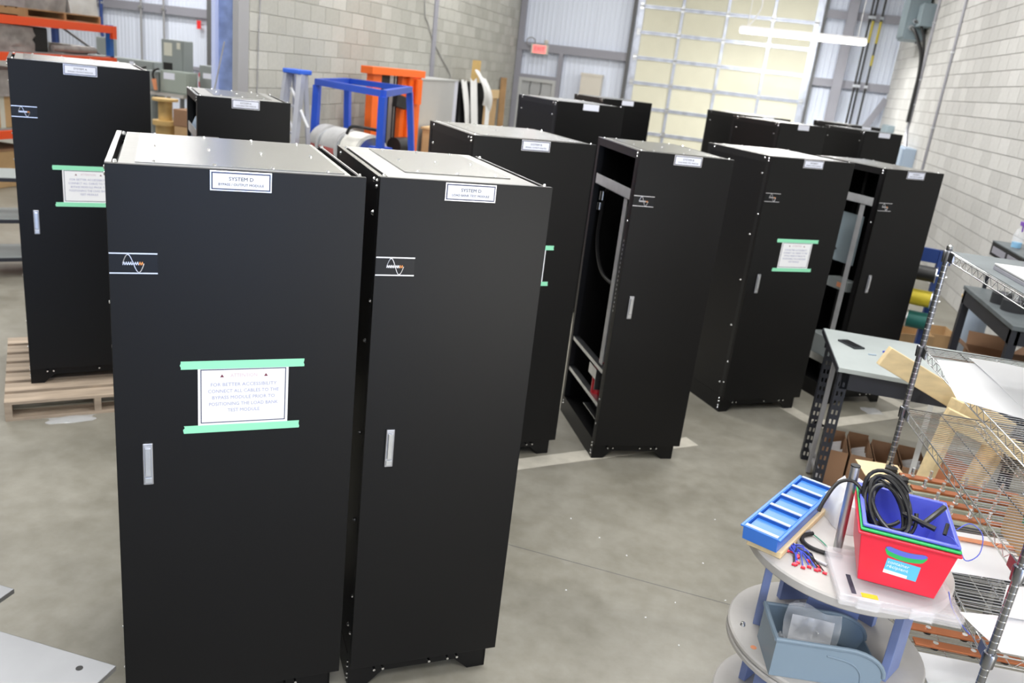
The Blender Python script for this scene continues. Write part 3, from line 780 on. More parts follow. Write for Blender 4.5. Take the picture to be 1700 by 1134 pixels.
# red, green and blue bins nested
def bin_shell(w0, d0, w1, d1, z0, z1, t_=.0028, rim=.010):
    """open tapered container, centred"""
    m = M()
    def ring(w_, d_, z): return [(-w_ / 2, -d_ / 2, z), (w_ / 2, -d_ / 2, z), (w_ / 2, d_ / 2, z), (-w_ / 2, d_ / 2, z)]
    rings = [ring(w0, d0, z0), ring(w1, d1, z1 - .012), ring(w1 + 2 * rim, d1 + 2 * rim, z1 - .008), ring(w1 + 2 * rim, d1 + 2 * rim, z1), ring(w1 - 2 * t_, d1 - 2 * t_, z1), ring(w0 - 2 * t_, d0 - 2 * t_, z0 + t_)]
    vs = [p for r in rings for p in r]; fs = []
    for i in range(5):
        for j in range(4): fs.append((4 * i + j, 4 * i + (j + 1) % 4, 4 * (i + 1) + (j + 1) % 4, 4 * (i + 1) + j))
    fs += [(3, 2, 1, 0), (20, 21, 22, 23)]
    return m.add(vs, fs)
BC = (.805, 2.722, .942); BZ = math.radians(-5)
rb = thing('storage_bin', 'red plastic storage bin with cyan label on the reel table', 'bin', BC, BZ)
obj('bin_body', bin_shell(.232, .300, .286, .322, 0, .178), 'bin_red', rb, bevel=.003)
gb = thing('storage_bin', 'green plastic bin nested inside the red bin, only its rim visible', 'bin', (BC[0], BC[1], BC[2] + .0045), BZ)
obj('bin_body', bin_shell(.222, .290, .277, .313, 0, .186), 'bin_green', gb, bevel=.003)
bb = thing('storage_bin', 'blue plastic bin nested uppermost in the green bin, full of cables', 'bin', (BC[0], BC[1], BC[2] + .009), BZ)
obj('bin_body', bin_shell(.212, .280, .268, .304, 0, .194), 'bin_blue', bb, bevel=.003)
# handle slot seen through the red wall, and label on its front face: the front wall leans outwards
lean = math.atan2(.011, .166)
def on_front(x, z): return (x, -.150 - .011 * z / .166, z)
sl = []
for i in range(17):
    a_ = i / 16.0; sl.append((-.047 + .094 * a_, .129 - .012 * math.sin(PI * a_)))
for i in range(17):
    a_ = 1 - i / 16.0; sl.append((-.047 + .094 * a_, .146 - .006 * math.sin(PI * a_)))
pm = M(); n_ = len(sl)
def slot(lo, hi, off):
    m = M(); k = 17; vs = []
    for i in range(k):
        a_ = i / (k - 1); x = -.062 + .124 * a_; bow = .011 * math.sin(PI * a_)
        zl = lo - bow; zh = hi - bow * .8
        taper = min(1, math.sin(PI * a_) * 4 + .05); mid = (zl + zh) / 2
        for z in (mid + (zl - mid) * taper, mid + (zh - mid) * taper): p = on_front(x, z); vs.append((p[0], p[1] - off, p[2]))
    vs2 = [(v[0], v[1] + .001, v[2]) for v in vs]
    q = len(vs); fs = [(2 * i, 2 * i + 2, 2 * i + 3, 2 * i + 1) for i in range(k - 1)]
    fs += [tuple(r + q for r in reversed(f)) for f in fs[:]]
    return m.add(vs + vs2, fs)
obj('handle_slot', slot(.118, .150, .0012), 'bin_green', rb); obj('handle_slot_inner', slot(.134, .150, .0020), 'bin_blue', rb)
lb = obj('label_sticker', M().add([(p[0], p[1] - .0008, p[2]) for p in (on_front(-.050, .050), on_front(.050, .045), on_front(.052, .100), on_front(-.048, .105))] +
    [(p[0], p[1] - .0002, p[2]) for p in (on_front(-.050, .050), on_front(.050, .045), on_front(.052, .100), on_front(-.048, .105))],
    [(0, 1, 2, 3), (7, 6, 5, 4), (0, 4, 5, 1), (1, 5, 6, 2), (2, 6, 7, 3), (3, 7, 4, 0)]), 'label_cyan', rb)
for s_, x, z, sz in (('container', -.012, .091, .016), ('récipient', -.012, .076, .016)):
    p = on_front(x, z); lettering(s_, sz, 'label_white', lb, (p[0], p[1] - .0012, p[2]), (PI / 2 + lean, .048, 0), width=.064)
obj('label_band', M().add([(p[0], p[1] - .0011, p[2]) for p in (on_front(-.050, .050), on_front(.022, .0465), on_front(.022, .058), on_front(-.050, .063))] + [(p[0], p[1] - .0009, p[2]) for p in (on_front(-.050, .050), on_front(.022, .0465), on_front(.022, .058), on_front(-.050, .063))],
    [(0, 1, 2, 3), (7, 6, 5, 4), (0, 4, 5, 1), (1, 5, 6, 2), (2, 6, 7, 3), (3, 7, 4, 0)]), 'label_white', lb)

# coil of black cable in the blue bin
def loop_pts(c, rx, ry, tilt, n=26, a0=0.2, a1=6.0, lift=0.0):
    R = Matrix.Rotation(tilt[2], 3, 'Z') @ Matrix.Rotation(tilt[1], 3, 'Y') @ Matrix.Rotation(tilt[0], 3, 'X')
    return [Vector(c) + R @ Vector((rx * math.cos(a0 + (a1 - a0) * i / n), ry * math.sin(a0 + (a1 - a0) * i / n), lift * i / n)) for i in range(n + 1)]
cc = thing('cable_coil', 'coil of black cable stuffed in the blue bin', 'cable')
for i in range(9):
    r_ = random.Random(i)
    c0 = (BC[0] - .055 + r_.uniform(-.012, .014), BC[1] + .02 + r_.uniform(-.03, .02), 1.115 + .006 * i + r_.uniform(-.01, .012))
    obj('cable_loop', M().tube(loop_pts(c0, .062 + r_.uniform(-.014, .012), .112 + r_.uniform(-.02, .012), (.75 + r_.uniform(-.25, .25), -.35 + r_.uniform(-.3, .2), r_.uniform(-.3, .3)), a0=r_.uniform(-1.2, .2), a1=r_.uniform(4.6, 6.4)), .0065, 8), 'cable_black', cc, smooth=True)
obj('cable_end', M().cable([(.79, 2.70, 1.15), (.83, 2.66, 1.152), (.875, 2.635, 1.148)], .009, 8), 'cable_black', cc, smooth=True)
obj('cable_end', M().cable([(.84, 2.66, 1.14), (.875, 2.69, 1.165), (.915, 2.735, 1.185)], .009, 8), 'cable_black', cc, smooth=True)
obj('cable_end', M().cable([(.68, 2.80, 1.15), (.64, 2.82, 1.175), (.59, 2.80, 1.165), (.55, 2.74, 1.12), (.535, 2.71, 1.09)], .0065, 8), 'cable_black', cc, smooth=True)
bw = thing('blue_wire', 'thin blue wire looping over the right rim of the blue bin', 'wire')
obj('strand', M().cable([(.90, 2.60, 1.150), (.905, 2.56, 1.165), (.93, 2.555, 1.14), (.96, 2.56, 1.10), (1.0, 2.585, 1.12), (1.005, 2.62, 1.17), (.97, 2.64, 1.19), (.93, 2.62, 1.17)], .0016, 6), 'wire_blue', bw, smooth=True)
obj('strand', M().cable([(.955, 2.60, .96), (.97, 2.575, .92), (1.0, 2.55, .885), (1.03, 2.54, .86)], .0016, 6), 'wire_blue', bw, smooth=True)
obj('plug', M().cyl((.895, 2.605, 1.15), (.905, 2.635, 1.175), .006, n=8), 'rubber', bw, smooth=True)

# clear organiser box
cl = thing('organiser_box', 'clear plastic organiser box under the red bin', 'box', (.79, 2.635, .9005), math.radians(3))
obj('box_body', M().bx(-.185, .185, -.155, .14, 0, .018), 'clear_plastic', cl, bevel=.004)
obj('box_lid', M().bx(-.187, .187, -.157, .142, .0185, .040), 'clear_plastic', cl, bevel=.004)
for x in (-.10, .06): obj('latch', M().bx(x - .035, x + .035, -.168, -.1575, .004, .040), 'clear_plastic', cl, bevel=.003)
obj('label_strip', M().bx(-.12, -.07, -.150, -.125, .0401, .0408), 'spool_yellow', cl); obj('label_strip', M().bx(-.15, -.135, -.14, -.03, .0401, .0408), 'ink', cl)

# steel tube standing on the table and bits around it
st = thing('steel_tube', 'brushed steel tube leaning up beside the red bin', 'tube')
obj('tube', M().cyl((.650, 2.825, .902), (.640, 2.835, 1.225), .0155, n=20), 'bare_steel', st, smooth=True)
obj('end_cap', M().cyl((.640, 2.835, 1.225), (.6399, 2.835, 1.229), .0165, n=20), 'rubber', st, smooth=True)
hp = thing('grey_hose', 'loop of grey hose lying beside the steel tube', 'hose')
obj('hose', M().cable([(.66, 2.77, .908), (.60, 2.77, .908), (.555, 2.785, .908), (.53, 2.82, .908), (.535, 2.86, .909), (.57, 2.89, .910)], .0075, 8), 'rubber', hp, smooth=True)
obj('strip', M().cable([(.60, 2.69, .906), (.55, 2.72, .906), (.515, 2.78, .907), (.52, 2.85, .908), (.56, 2.905, .910)], .005, 8), 'conduit_grey', hp, smooth=True)
def crumple(name, c, sx, sy, h, m_, label, cat, seed, nu=14, nv=12, rz=0.0, amp=.25, th=.001):
    r_ = random.Random(seed); ph = [r_.uniform(0, 6) for _ in range(8)]
    def fn(u, v):
        a, b = u * 2 - 1, v * 2 - 1
        z = h * max(0, (1 - a * a)) ** .6 * max(0, (1 - b * b)) ** .6
        z *= 1 + amp * (math.sin(7 * a + ph[0]) * math.sin(5 * b + ph[1]) + .6 * math.sin(13 * a + 9 * b + ph[2]))
        x = sx / 2 * a * (1 + .10 * math.sin(4 * b + ph[3])); y = sy / 2 * b * (1 + .10 * math.sin(4 * a + ph[4]))
        return (x, y, z + th + .0005)
    o = obj(name, M().grid(fn, nu, nv, th), m_, None, smooth=True, loc=c, rot=(0, 0, rz))
    return tag(o, label, cat)
crumple('plastic_bag', (.705, 3.075, .9003), .150, .20, .15, 'white_bag', 'crumpled white plastic bag behind the steel tube', 'bag', 3, rz=.5)
# heap of small wires with red terminals
hw = thing('wire_bundle', 'small bundle of blue wires with red terminals on the reel table', 'wire')
ends = []
for i in range(16):
    r_ = random.Random(40 + i); x0 = .462 + r_.uniform(-.02, .025); y0_ = 2.75 + r_.uniform(-.02, .03); x1 = .555 + r_.uniform(-.07, .05); y1_ = 2.665 + r_.uniform(-.045, .06)
    p = [(x0, y0_, .906), ((x0 * 2 + x1) / 3 + r_.uniform(0, .03), (2 * y0_ + y1_) / 3 + .02, .917), ((x0 + 2 * x1) / 3 + .012, (y0_ + 2 * y1_) / 3 + .015, .914), (x1, y1_, .905)]
    obj('strand', M().cable(p, .0024, 6), 'wire_blue' if i % 4 else 'cable_black', hw, smooth=True); ends += [p[0], p[-1]]
tm = M()
for p in ends[:28]: tm.cyl((p[0] - .007, p[1], p[2]), (p[0] + .007, p[1] - .004, p[2]), .0052, n=8)
obj('terminals', tm, 'terminal_red', hw, smooth=True, kind='stuff')
obj('tag_bag', M().grid(lambda u, v: (.455 + .07 * u, 2.775 + .04 * v, .9035 + .012 * math.sin(3 * u + 2 * v)), 8, 6, .001), 'white_bag', hw, smooth=True)
obj('strand', M().cable([(.53, 2.93, .906), (.57, 2.89, .907), (.60, 2.85, .906), (.615, 2.82, .905)], .002, 6), 'wire_green', hw, smooth=True)

# grey hopper bin on the middle flange
gbn = thing('hopper_bin', 'grey blue plastic hopper bin on the lower reel flange', 'bin', (.461, 2.650, .523), math.radians(9))
LB, WB, HB, tb = .375, .205, .145, .005
prof = [(0, 0), (LB - .02, 0), (LB, .055)] + [(LB - .14 + .14 * math.sin(PI / 2 * (1 - q / 7.0)), .055 + (HB - .055) * math.sin(PI / 2 * q / 7.0)) for q in range(1, 8)] + [(0, HB)]
for y in (-WB / 2, WB / 2 - tb): obj('side_wall', M().prism(prof, y, y + tb), 'grey_bin', gbn)
obj('bottom', M().bx(0, LB - .02, -WB / 2 + tb, WB / 2 - tb, 0, tb), 'grey_bin', gbn)
obj('back_wall', M().bx(0, tb, -WB / 2 + tb, WB / 2 - tb, tb, HB), 'grey_bin', gbn)
obj('front_lip', M().prism([(LB - .02, .0), (LB, .055), (LB - tb, .055), (LB - .025, .0)], -WB / 2 + tb, WB / 2 - tb), 'grey_bin', gbn)
rim = [(-.004, -WB / 2, HB)] + [(p[0], -WB / 2, p[1]) for p in reversed(prof[2:10])]
for sgn in (-1, 1):
    pr_ = [(p[0], sgn * (WB / 2 - .001), p[2]) for p in rim]; obj('rim', M().tube(pr_, .008, 8), 'grey_bin', gbn, smooth=True)
obj('rim', M().tube([(0, -WB / 2, HB), (0, -.05, HB - .004), (0, .05, HB - .004), (0, WB / 2, HB)], .009, 8), 'grey_bin', gbn, smooth=True)
obj('side_rib', M().cable([(LB - .20, -WB / 2 - .001, HB - .035), (LB - .12, -WB / 2 - .001, HB - .05), (LB - .08, -WB / 2 - .001, .06), (LB - .07, -WB / 2 - .001, .01)], .003, 6), 'grey_bin', gbn, smooth=True)
def bag(name, c, W_, H_, bulge, m_, label, rx, rz, seed):
    r_ = random.Random(seed); ph = [r_.uniform(0, 6) for _ in range(4)]
    def side(s_):
        return lambda u, v: ((u - .5) * W_ * (1 + .05 * math.sin(6 * v + ph[0])), s_ * (bulge * math.sin(PI * u) ** .7 * (1 - v) ** .5 + .0006) + .010 * math.sin(11 * u + ph[1]) * math.sin(9 * v + ph[2]), v * H_ + .008 * math.sin(7 * u + ph[3]) * v)
    t_ = thing(name, label, 'bag', c); t_.rotation_euler = (rx, 0, rz)
    m = M().grid(side(-1), 12, 10); m.grid(side(1), 12, 10)
    obj('film', m, m_, t_, smooth=True)
    return t_
pb = bag('plastic_bag', (.600, 2.655, .535), .18, .19, .022, 'poly_bag', 'clear plastic bag with white paper sticking up from the grey bin', -.30, -.12, 5)
obj('paper_slip', M().grid(lambda u, v: ((u - .5) * .14, -.002 + .004 * math.sin(4 * u), .015 + v * .135 + .012 * u), 6, 5, .0006), 'paper', pb, smooth=True)
crumple('plastic_bag', (.505, 2.66, .530), .06, .08, .08, 'poly_bag', 'small clear plastic bag lying in the back of the grey bin', 'bag', 8)
tag(obj('plastic_bag', M().grid(lambda u, v: (.56 + .10 * u, 2.96 + .06 * v, .524 + .03 * math.sin(PI * u) * math.sin(PI * v) * (1 + .4 * math.sin(11 * u + 7 * v))), 14, 10, .001), 'poly_bag', smooth=True), 'flattened clear bag lying behind the grey bin on the reel flange', 'bag')

# ================================================================== chrome wire shelving
SY = math.atan2(.09, 1.30)
ws = thing('wire_shelving', 'chrome wire shelving unit at the right edge', 'shelf', (1.082, 2.49, 0), SY)   # local y runs away from the camera, local x to the right
SL, SD = 1.305, .60
def post_mesh():
    m = M().cyl((0, 0, .02), (0, 0, 1.88), .0127, n=16)
    return m
grooves = M()
for k_ in range(72): grooves.lathe([(.0127, -.0022), (.0134, 0), (.0127, .0022)], 14, (0, 0, .05 + k_ * .0254))
pm_, gm_ = post_mesh().mesh('post', 'dark_chrome', True), grooves.mesh('groove_rings', 'chrome', True)
for x in (0, SD):
    for y in (0, SL):
        p_ = put('post', pm_, ws, (x, y, 0)); g_ = put('groove_rings', gm_, p_); g_['kind'] = 'stuff'
        obj('post_cap', M().lathe([(.0127, 1.878), (.0135, 1.88), (.0135, 1.888), (.009, 1.893), (0, 1.894)], 14), 'chrome', p_, smooth=True)
        obj('foot', M().lathe([(0, 0), (.018, 0), (.018, .012), (.010, .02), (0, .02)], 14), 'rubber', p_, smooth=True)
SHELVES = (1.862, 1.440, 1.150, .838, .42)
def truss(m, p, q, up=.032, n=22, r=.0027):
    p = Vector(p); q = Vector(q)
    m.tube([p, q], r, 6); m.tube([p - Vector((0, 0, up)), q - Vector((0, 0, up))], r, 6)
    pts = []
    for i in range(n + 1):
        c_ = p.lerp(q, .05 + .90 * i / n); pts.append(c_ - Vector((0, 0, up if i % 2 else 0)))
    m.tube(pts, .0014, 5)
col_ = M().lathe([(.0135, -.045), (.0195, -.043), (.0215, .0), (.019, .006), (.0135, .008)], 16).mesh('collar', 'dark_chrome', True)
fr_ = M()
truss(fr_, (0, .015, 0), (0, SL - .015, 0), n=34); truss(fr_, (SD, .015, 0), (SD, SL - .015, 0), n=34)
truss(fr_, (.015, 0, 0), (SD - .015, 0, 0), n=18); truss(fr_, (.015, SL, 0), (SD - .015, SL, 0), n=18)
truss(fr_, (SD / 2, .005, -.004), (SD / 2, SL - .005, -.004), n=40, up=.028)
frm = fr_.mesh('shelf_frame', 'chrome', True)
wr = M(); ny = 58
for i in range(ny): y = .02 + (SL - .04) * i / (ny - 1); wr.tube([(0, y, .0042), (SD, y, .0042)], .0016, 5)
for x in (SD * .25, SD * .75): wr.tube([(x, .005, .0), (x, SL - .005, .0)], .0022, 5)
wrm = wr.mesh('shelf_wires', 'chrome', True)
clip = M().bx(-.0035, .0035, .018, .075, -.036, .004).mesh('corner_plate', 'dark_chrome')
for z in SHELVES:
    f_ = put('shelf_frame', frm, ws, (0, 0, z)); w_ = put('shelf_wires', wrm, f_); w_['kind'] = 'stuff'
    put('corner_plate', clip, f_); put('corner_plate', clip, f_, (0, SL - .093, 0))
    for x in (0, SD):
        for y in (0, SL): put('collar', col_, f_, (x, y, 0))
def on_shelf(x, y, z):
    c_, s_ = math.cos(SY), math.sin(SY); return (1.082 + x * c_ - y * s_, 2.49 + x * s_ + y * c_, z)
def sheet(name, pts, z, m_, label, cat, amp=.004, seed=0, th=.0008, nu=10, nv=10):
    r_ = random.Random(seed); ph = [r_.uniform(0, 6) for _ in range(3)]
    A, B, C_, D_ = [Vector((*q, 0)) for q in pts]
    def fn(u, v):
        p = A.lerp(B, u).lerp(D_.lerp(C_, u), v); q = on_shelf(p.x, p.y, 0)
        return (q[0], q[1], z + .0072 + amp * (1 + math.sin(5 * u + ph[0]) * math.sin(4 * v + ph[1])))
    return tag(obj(name, M().grid(fn, nu, nv, th), m_, None, smooth=True), label, cat)

# ------------------------------------------------------------------ things on the wire shelving
sheet('paper_sheet', ((.150, .52), (.58, .36), (.58, 1.16), (.150, 1.19)), 1.440, 'paper', 'large white sheet on the second wire shelf, lying uppermost', 'paper', seed=1, amp=.007)
sheet('paper_sheet', ((-.075, .60), (.30, .42), (.30, 1.16), (.0, 1.10)), 1.440, 'paper', 'large white sheet on the second wire shelf, hanging over its front edge', 'paper', seed=2, amp=.003)
t = thing('laptop', 'flat grey laptop with white sheet on the top wire shelf', 'laptop', on_shelf(.06, .48, 1.868), SY)
obj('base', M().bx(0, .36, 0, .50, 0, .016), 'steel_paint', t, bevel=.003); obj('lid', M().bx(0, .36, 0, .50, .0165, .025), 'frame_grey', t, bevel=.003); obj('sheet', M().bx(.03, .40, .02, .44, .0255, .027), 'paper', t)
tag(obj('cardboard_liner', M().bx(0, .585, 0, 1.27, 0, .003), 'bench_top', loc=on_shelf(.008, .018, 1.8665), rot=(0, 0, SY)), 'thin grey liner sheet covering the top wire shelf', 'liner')
# copper bus bars with bolts on the fourth shelf
BARZ = .845
for i, (y, lab) in enumerate(((1.225, 'farthest copper bus bar with upright bolts on the fourth wire shelf'), (1.115, 'second copper bus bar with upright bolts, behind the blue bin'), (1.005, 'third copper bus bar with upright bolts, behind the blue bin'), (.895, 'nearest copper bus bar with upright bolts behind the blue bin'))):
    t = thing('bus_bar', lab, 'bus bar', on_shelf(.03 + .02 * i, y, BARZ), SY, 'copper bus bars')
    obj('support_strip', M().bx(0, .50, -.038, .038, 0, .012), 'insulator_board', t)
    obj('bar', M().bx(0, .50, -.020, .020, .0121, .022), 'copper', t, bevel=.001)
    for j in range(6):
        x = .05 + j * .075
        obj('bolt', M().cyl((x, 0, .022), (x, 0, .030), .0125, n=6).cyl((x, 0, .030), (x, 0, .062), .0075, n=8), 'bolt_zinc', t, smooth=True)
for i, (x, y) in enumerate(((.036, 1.262), (.058, 1.165))):
    t = thing('clamp_nut', ('black ribbed knob at the end of the farthest bus bar', 'black ribbed knob just behind the blue bin')[i], 'knob', on_shelf(x - .035, y, BARZ))
    obj('ribbed_body', M().lathe([(0, 0), (.026, 0), (.028, .006), (.024, .012), (.028, .018), (.024, .026), (.027, .032), (.016, .036), (0, .036)], 20), 'rubber', t, smooth=True)
    obj('stud', M().cyl((0, 0, .036), (0, 0, .046), .006, n=8), 'bolt_zinc', t, smooth=True)
tag(obj('wooden_board', M().bx(-.12, .07, 0, .20, 0, .004), 'pine_light', loc=on_shelf(0, 1.165, .8435), rot=(0, 0, SY + .06)), 'thin pale board sticking out from the fourth wire shelf', 'board')
t = thing('cardboard_box', 'tan cardboard carton standing at the right edge on the wire shelf', 'box', on_shelf(.33, .62, .845), SY)
obj('carton', M().bx(0, .22, 0, .25, 0, .17), 'cardboard_light', t, bevel=.003); obj('print_mark', M().bx(-.0006, 0, .06, .11, .12, .155), 'wire_green', t)
sheet('paper_sheet', ((.02, .46), (.56, .50), (.58, .80), (.12, .80)), .838, 'paper', 'white board lying on the fourth wire shelf behind the red bin', 'paper', seed=4, amp=.002, th=.002)
tag(obj('copper_strip', M().bx(0, .30, -.014, .014, 0, .003), 'copper_orange', loc=on_shelf(.125, .725, .853), rot=(0, 0, SY)), 'flat orange copper strip lying on the white board', 'copper strip')
sheet('paper_sheet', ((.03, .005), (.50, .02), (.55, .30), (-.03, .20)), .838, 'paper', 'white sheet of paper near the lower chrome collar', 'paper', seed=6, amp=.003)
sheet('paper_sheet', ((.09, .20), (.50, .24), (.56, .44), (.20, .43)), .847, 'paper', 'upper white sheet of paper overlapping another by the lower collar', 'paper', seed=7, amp=.004)
for i, y in enumerate((.70, .60)):
    t = thing('bus_bar', ('copper bus bar on the lowest visible shelf, farther one', 'copper bus bar on the lowest visible shelf, nearer one')[i], 'bus bar', on_shelf(.03, y, .428), SY, 'copper bus bars below')
    obj('bar', M().bx(0, .40, -.022, .022, .012, .020), 'copper', t, bevel=.001)
    for x in (.08, .22, .34): obj('bolt', M().cyl((x, 0, .020), (x, 0, .026), .011, n=8), 'bolt_zinc', t, smooth=True); obj('standoff', M().cyl((x, 0, 0), (x, 0, .012), .016, n=10), 'rubber', t, smooth=True)
tag(obj('cardboard_flat', M().bx(.02, .50, .08, .55, 0, .004), 'paper', loc=on_shelf(0, 0, .4285), rot=(0, 0, SY)), 'pale flat sheet on the lowest visible wire shelf', 'sheet')
tag(obj('orange_sheet', M().prism([(.0, 0), (.30, -.03), (.24, .20)], 0, .30, 'xy'), 'copper_orange', loc=(1.62, 5.36, .0), rot=(0, 0, .3)), 'orange triangular scrap on the floor behind the wire shelving', 'scrap')
t = thing('copper_bracket', 'small brown copper bracket on the third wire shelf', 'bracket', on_shelf(.36, .84, 1.1565), SY)
obj('foot', M().bx(0, .05, 0, .04, 0, .004), 'copper', t); obj('upright', M().bx(0, .05, .036, .04, .004, .045), 'copper', t)
t = thing('bin_tag', 'small white price tag on the shelf front by the lower post', 'tag', on_shelf(.13, -.006, .822), SY)
obj('card', M().bx(0, .03, -.002, 0, 0, .014), 'paper', t)

# ================================================================== workbench with slotted legs
bx0, bx1, by0, by1, bz = .915, 2.35, 5.10, 6.00, .90
wbn = thing('workbench', 'black slotted steel workbench with pale top beside the wire shelving', 'workbench', (0, 0, 0))
obj('tabletop', M().bx(bx0, bx1, by0, by1, bz - .030, bz), 'table_white', wbn, bevel=.003)
obj('edge_band', M().bx(bx0 - .006, bx0 - .001, by0, by1, bz - .036, bz - .002), 'bench_black', wbn)
obj('apron', M().bx(bx0 + .03, bx1 - .03, by0 + .012, by0 + .016, bz - .135, bz - .031), 'bench_black', wbn)
obj('apron', M().bx(bx0 + .03, bx1 - .03, by1 - .016, by1 - .012, bz - .135, bz - .031), 'bench_black', wbn)
def slotted(L, wd, t_):
    """plate in the x z plane, width wd, with pairs of slots"""
    m = M(); z = 0.0; pitch = .062; sw, shh = wd * .20, .030
    while z < L - 1e-6:
        z2 = min(z + pitch, L)
        if z2 - z < pitch * .99: m.bx(0, wd, 0, t_, z, z2); break
        m.bx(0, wd, 0, t_, z, z + (pitch - shh)); a, b = z + pitch - shh, z2
        m.bx(0, wd * .16, 0, t_, a, b); m.bx(wd * .16 + sw, wd * .5 + .5 * wd * .1, 0, t_, a, b); m.bx(wd * .55 + sw, wd, 0, t_, a, b)
        z = z2
    return m
sm = slotted(.865, .062, .003).mesh('slotted_angle', 'bench_black')
for (x, y, dx, dy) in ((bx0 + .012, by0 + .012, 1, 1), (bx0 + .012, 5.73, 1, 1), (bx1 - .012, by0 + .012, -1, 1), (bx1 - .012, by1 - .012, -1, -1)):
    lg = put('leg', sm, wbn, (x, y, .002), (0, 0, 0 if dx > 0 else PI))
    put('leg_flange', sm, lg, (.003 if dx * dy > 0 else 0, 0.0032 if dx * dy > 0 else -.0, 0), (0, 0, PI / 2 * (1 if dx * dy > 0 else -1)))
obj('end_bar', M().bx(bx0 + .03, bx0 + .055, 5.50, 5.54, .01, .868), 'grey_bar', wbn)
obj('end_bar', M().bar((bx0 + .06, by0 + .05, .10), (bx0 + .06, 5.74, .12), .03, .03), 'grey_bar', wbn)
t = thing('mobile_phone', 'dark mobile phone lying on the pale workbench top', 'phone', (1.055, 5.665, bz + .0002), math.radians(-58))
obj('body', M().bx(-.085, .085, -.042, .042, 0, .011), 'phone', t, bevel=.003); obj('screen', M().bx(-.065, .065, -.034, .034, .0112, .0118), 'badge_black', t)
t = thing('blue_clip', 'small blue plastic clip on the workbench top', 'clip', (1.275, 5.62, bz + .0002), .7)
obj('arm', M().bar((-.03, -.012, .006), (.03, .012, .006), .012, .01), 'wire_blue', t); obj('arm', M().bar((-.025, .014, .006), (.03, -.006, .006), .010, .01), 'wire_blue', t)
tag(obj('screw', M().cyl((0, 0, .004), (.05, .01, .004), .004, n=8), 'disc_blue_grey', smooth=True, loc=(1.14, 5.50, bz + .0002)), 'small pale screw lying in front of the phone', 'screw')

# open cardboard boxes under the bench
for i, (x, y, wd, dp, h, lab, fill) in enumerate(((1.005, 5.29, .125, .33, .29, 'first open brown carton under the workbench, by the slotted leg', 1), (1.145, 5.28, .135, .36, .29, 'second open brown carton from the slotted leg, papers inside', 1), (1.295, 5.27, .150, .33, .28, 'third open brown carton from the slotted leg, empty', 0), (1.46, 5.27, .150, .33, .28, 'fourth open brown carton, partly behind the chrome post', 1))):
    t = thing('open_carton', lab, 'box', (x, y, 0), math.radians(-4), 'open cartons under the workbench')
    q = .004
    obj('bottom', M().bx(0, wd, 0, dp, 0, q), 'cardboard', t)
    for nm, b in (('side', (0, q, 0, dp, q, h)), ('side', (wd - q, wd, 0, dp, q, h)), ('front', (q, wd - q, 0, q, q, h)), ('back', (q, wd - q, dp - q, dp, q, h + .02))): obj(nm + '_wall', M().bx(*b), 'cardboard', t)
    if fill:
        for k_ in range(4):
            r_ = random.Random(i * 10 + k_); y_ = .06 + k_ * .06
            obj('paper_slip', M().prism([(.015, h - .12), (wd - .02, h - .12), (wd - .02 - r_.uniform(0, .03), h - r_.uniform(.0, .03)), (.03, h - r_.uniform(.03, .06))], y_, y_ + .0015), 'paper', t)

# pine frame pieces behind the shelving
def pine(p, q, a, b, label, roll=0.0, m_='pine_light'):
    tag(obj('pine_board', M().bar(p, q, a, b, roll), m_, bevel=.003), label, 'board', 'pine boards leaning behind the wire shelving')
pine((1.065, 4.75, 1.115), (1.86, 4.95, .745), .04, .115, 'sloping pine board crossing in front of the workbench edge')
pine((1.36, 4.66, .02), (1.50, 4.74, .94), .09, .04, 'upright leaning pine board behind the wire shelving')
pine((1.39, 4.56, .90), (2.00, 4.62, .70), .04, .09, 'lower sloping pine board behind the wire shelving')
pine((1.56, 4.66, .02), (1.72, 4.70, .72), .16, .03, 'wide upright pine plank seen through the third shelf', m_='pine')
tag(obj('black_floor_mat', M().bx(1.45, 2.3, 4.2, 4.5, 0.002, .35), 'foam_black', bevel=.02), 'dark padded block standing behind the wire shelving', 'pad')
tag(obj('steel_strip', M().bar((1.40, 4.85, .0), (1.44, 5.0, .80), .03, .01), 'frame_grey'), 'pale upright metal strip under the workbench edge', 'strip')

# ================================================================== wire spool stand
sp = thing('spool_stand', 'dark blue steel stand holding wire spools behind the workbench', 'stand', (0, 0, 0))
obj('post', M().bx(2.01, 2.07, 7.93, 7.99, 0, 1.28), 'stand_blue', sp); obj('post', M().bx(1.36, 1.42, 8.13, 8.19, 0, 1.28), 'stand_blue', sp)
obj('header', M().bar((1.39, 8.16, 1.22), (2.12, 7.955, 1.22), .05, .12), 'stand_blue', sp)
obj('foot', M().bar((2.09, 7.6, .03), (2.09, 8.35, .03), .06, .06), 'stand_blue', sp); obj('foot', M().bar((1.39, 7.9, .03), (1.39, 8.5, .03), .06, .06), 'stand_blue', sp)
for z in (1.08, .86, .66): obj('axle', M().cyl((1.40, 7.985, z), (2.08, 7.795, z), .008, n=8), 'zinc', sp, smooth=True)
def spool(a, b, z, r, m_, label):
    """spool between parameters a..b along the axle direction"""
    P, Q = Vector((1.40, 7.985, z)), Vector((2.08, 7.795, z)); p = P.lerp(Q, a); q = P.lerp(Q, b); d = (q - p).normalized()
    t = thing('wire_spool', label, 'spool', group='wire spools on the blue stand')
    obj('winding', M().cyl(p + d * .006, q - d * .006, r, n=24), m_, t, smooth=True)
    for s_ in (p, q - d * .006): obj('flange', M().cyl(s_, s_ + d * .006, r * 1.12, n=24), 'zinc', t, smooth=True)
    return t
spool(.58, .88, 1.08, .066, 'spool_black', 'black wire spool on the blue stand')
spool(.60, .90, .86, .072, 'spool_yellow', 'yellow wire spool on the blue stand')
spool(.68, .97, .66, .076, 'spool_green', 'dark green wire spool on the blue stand')
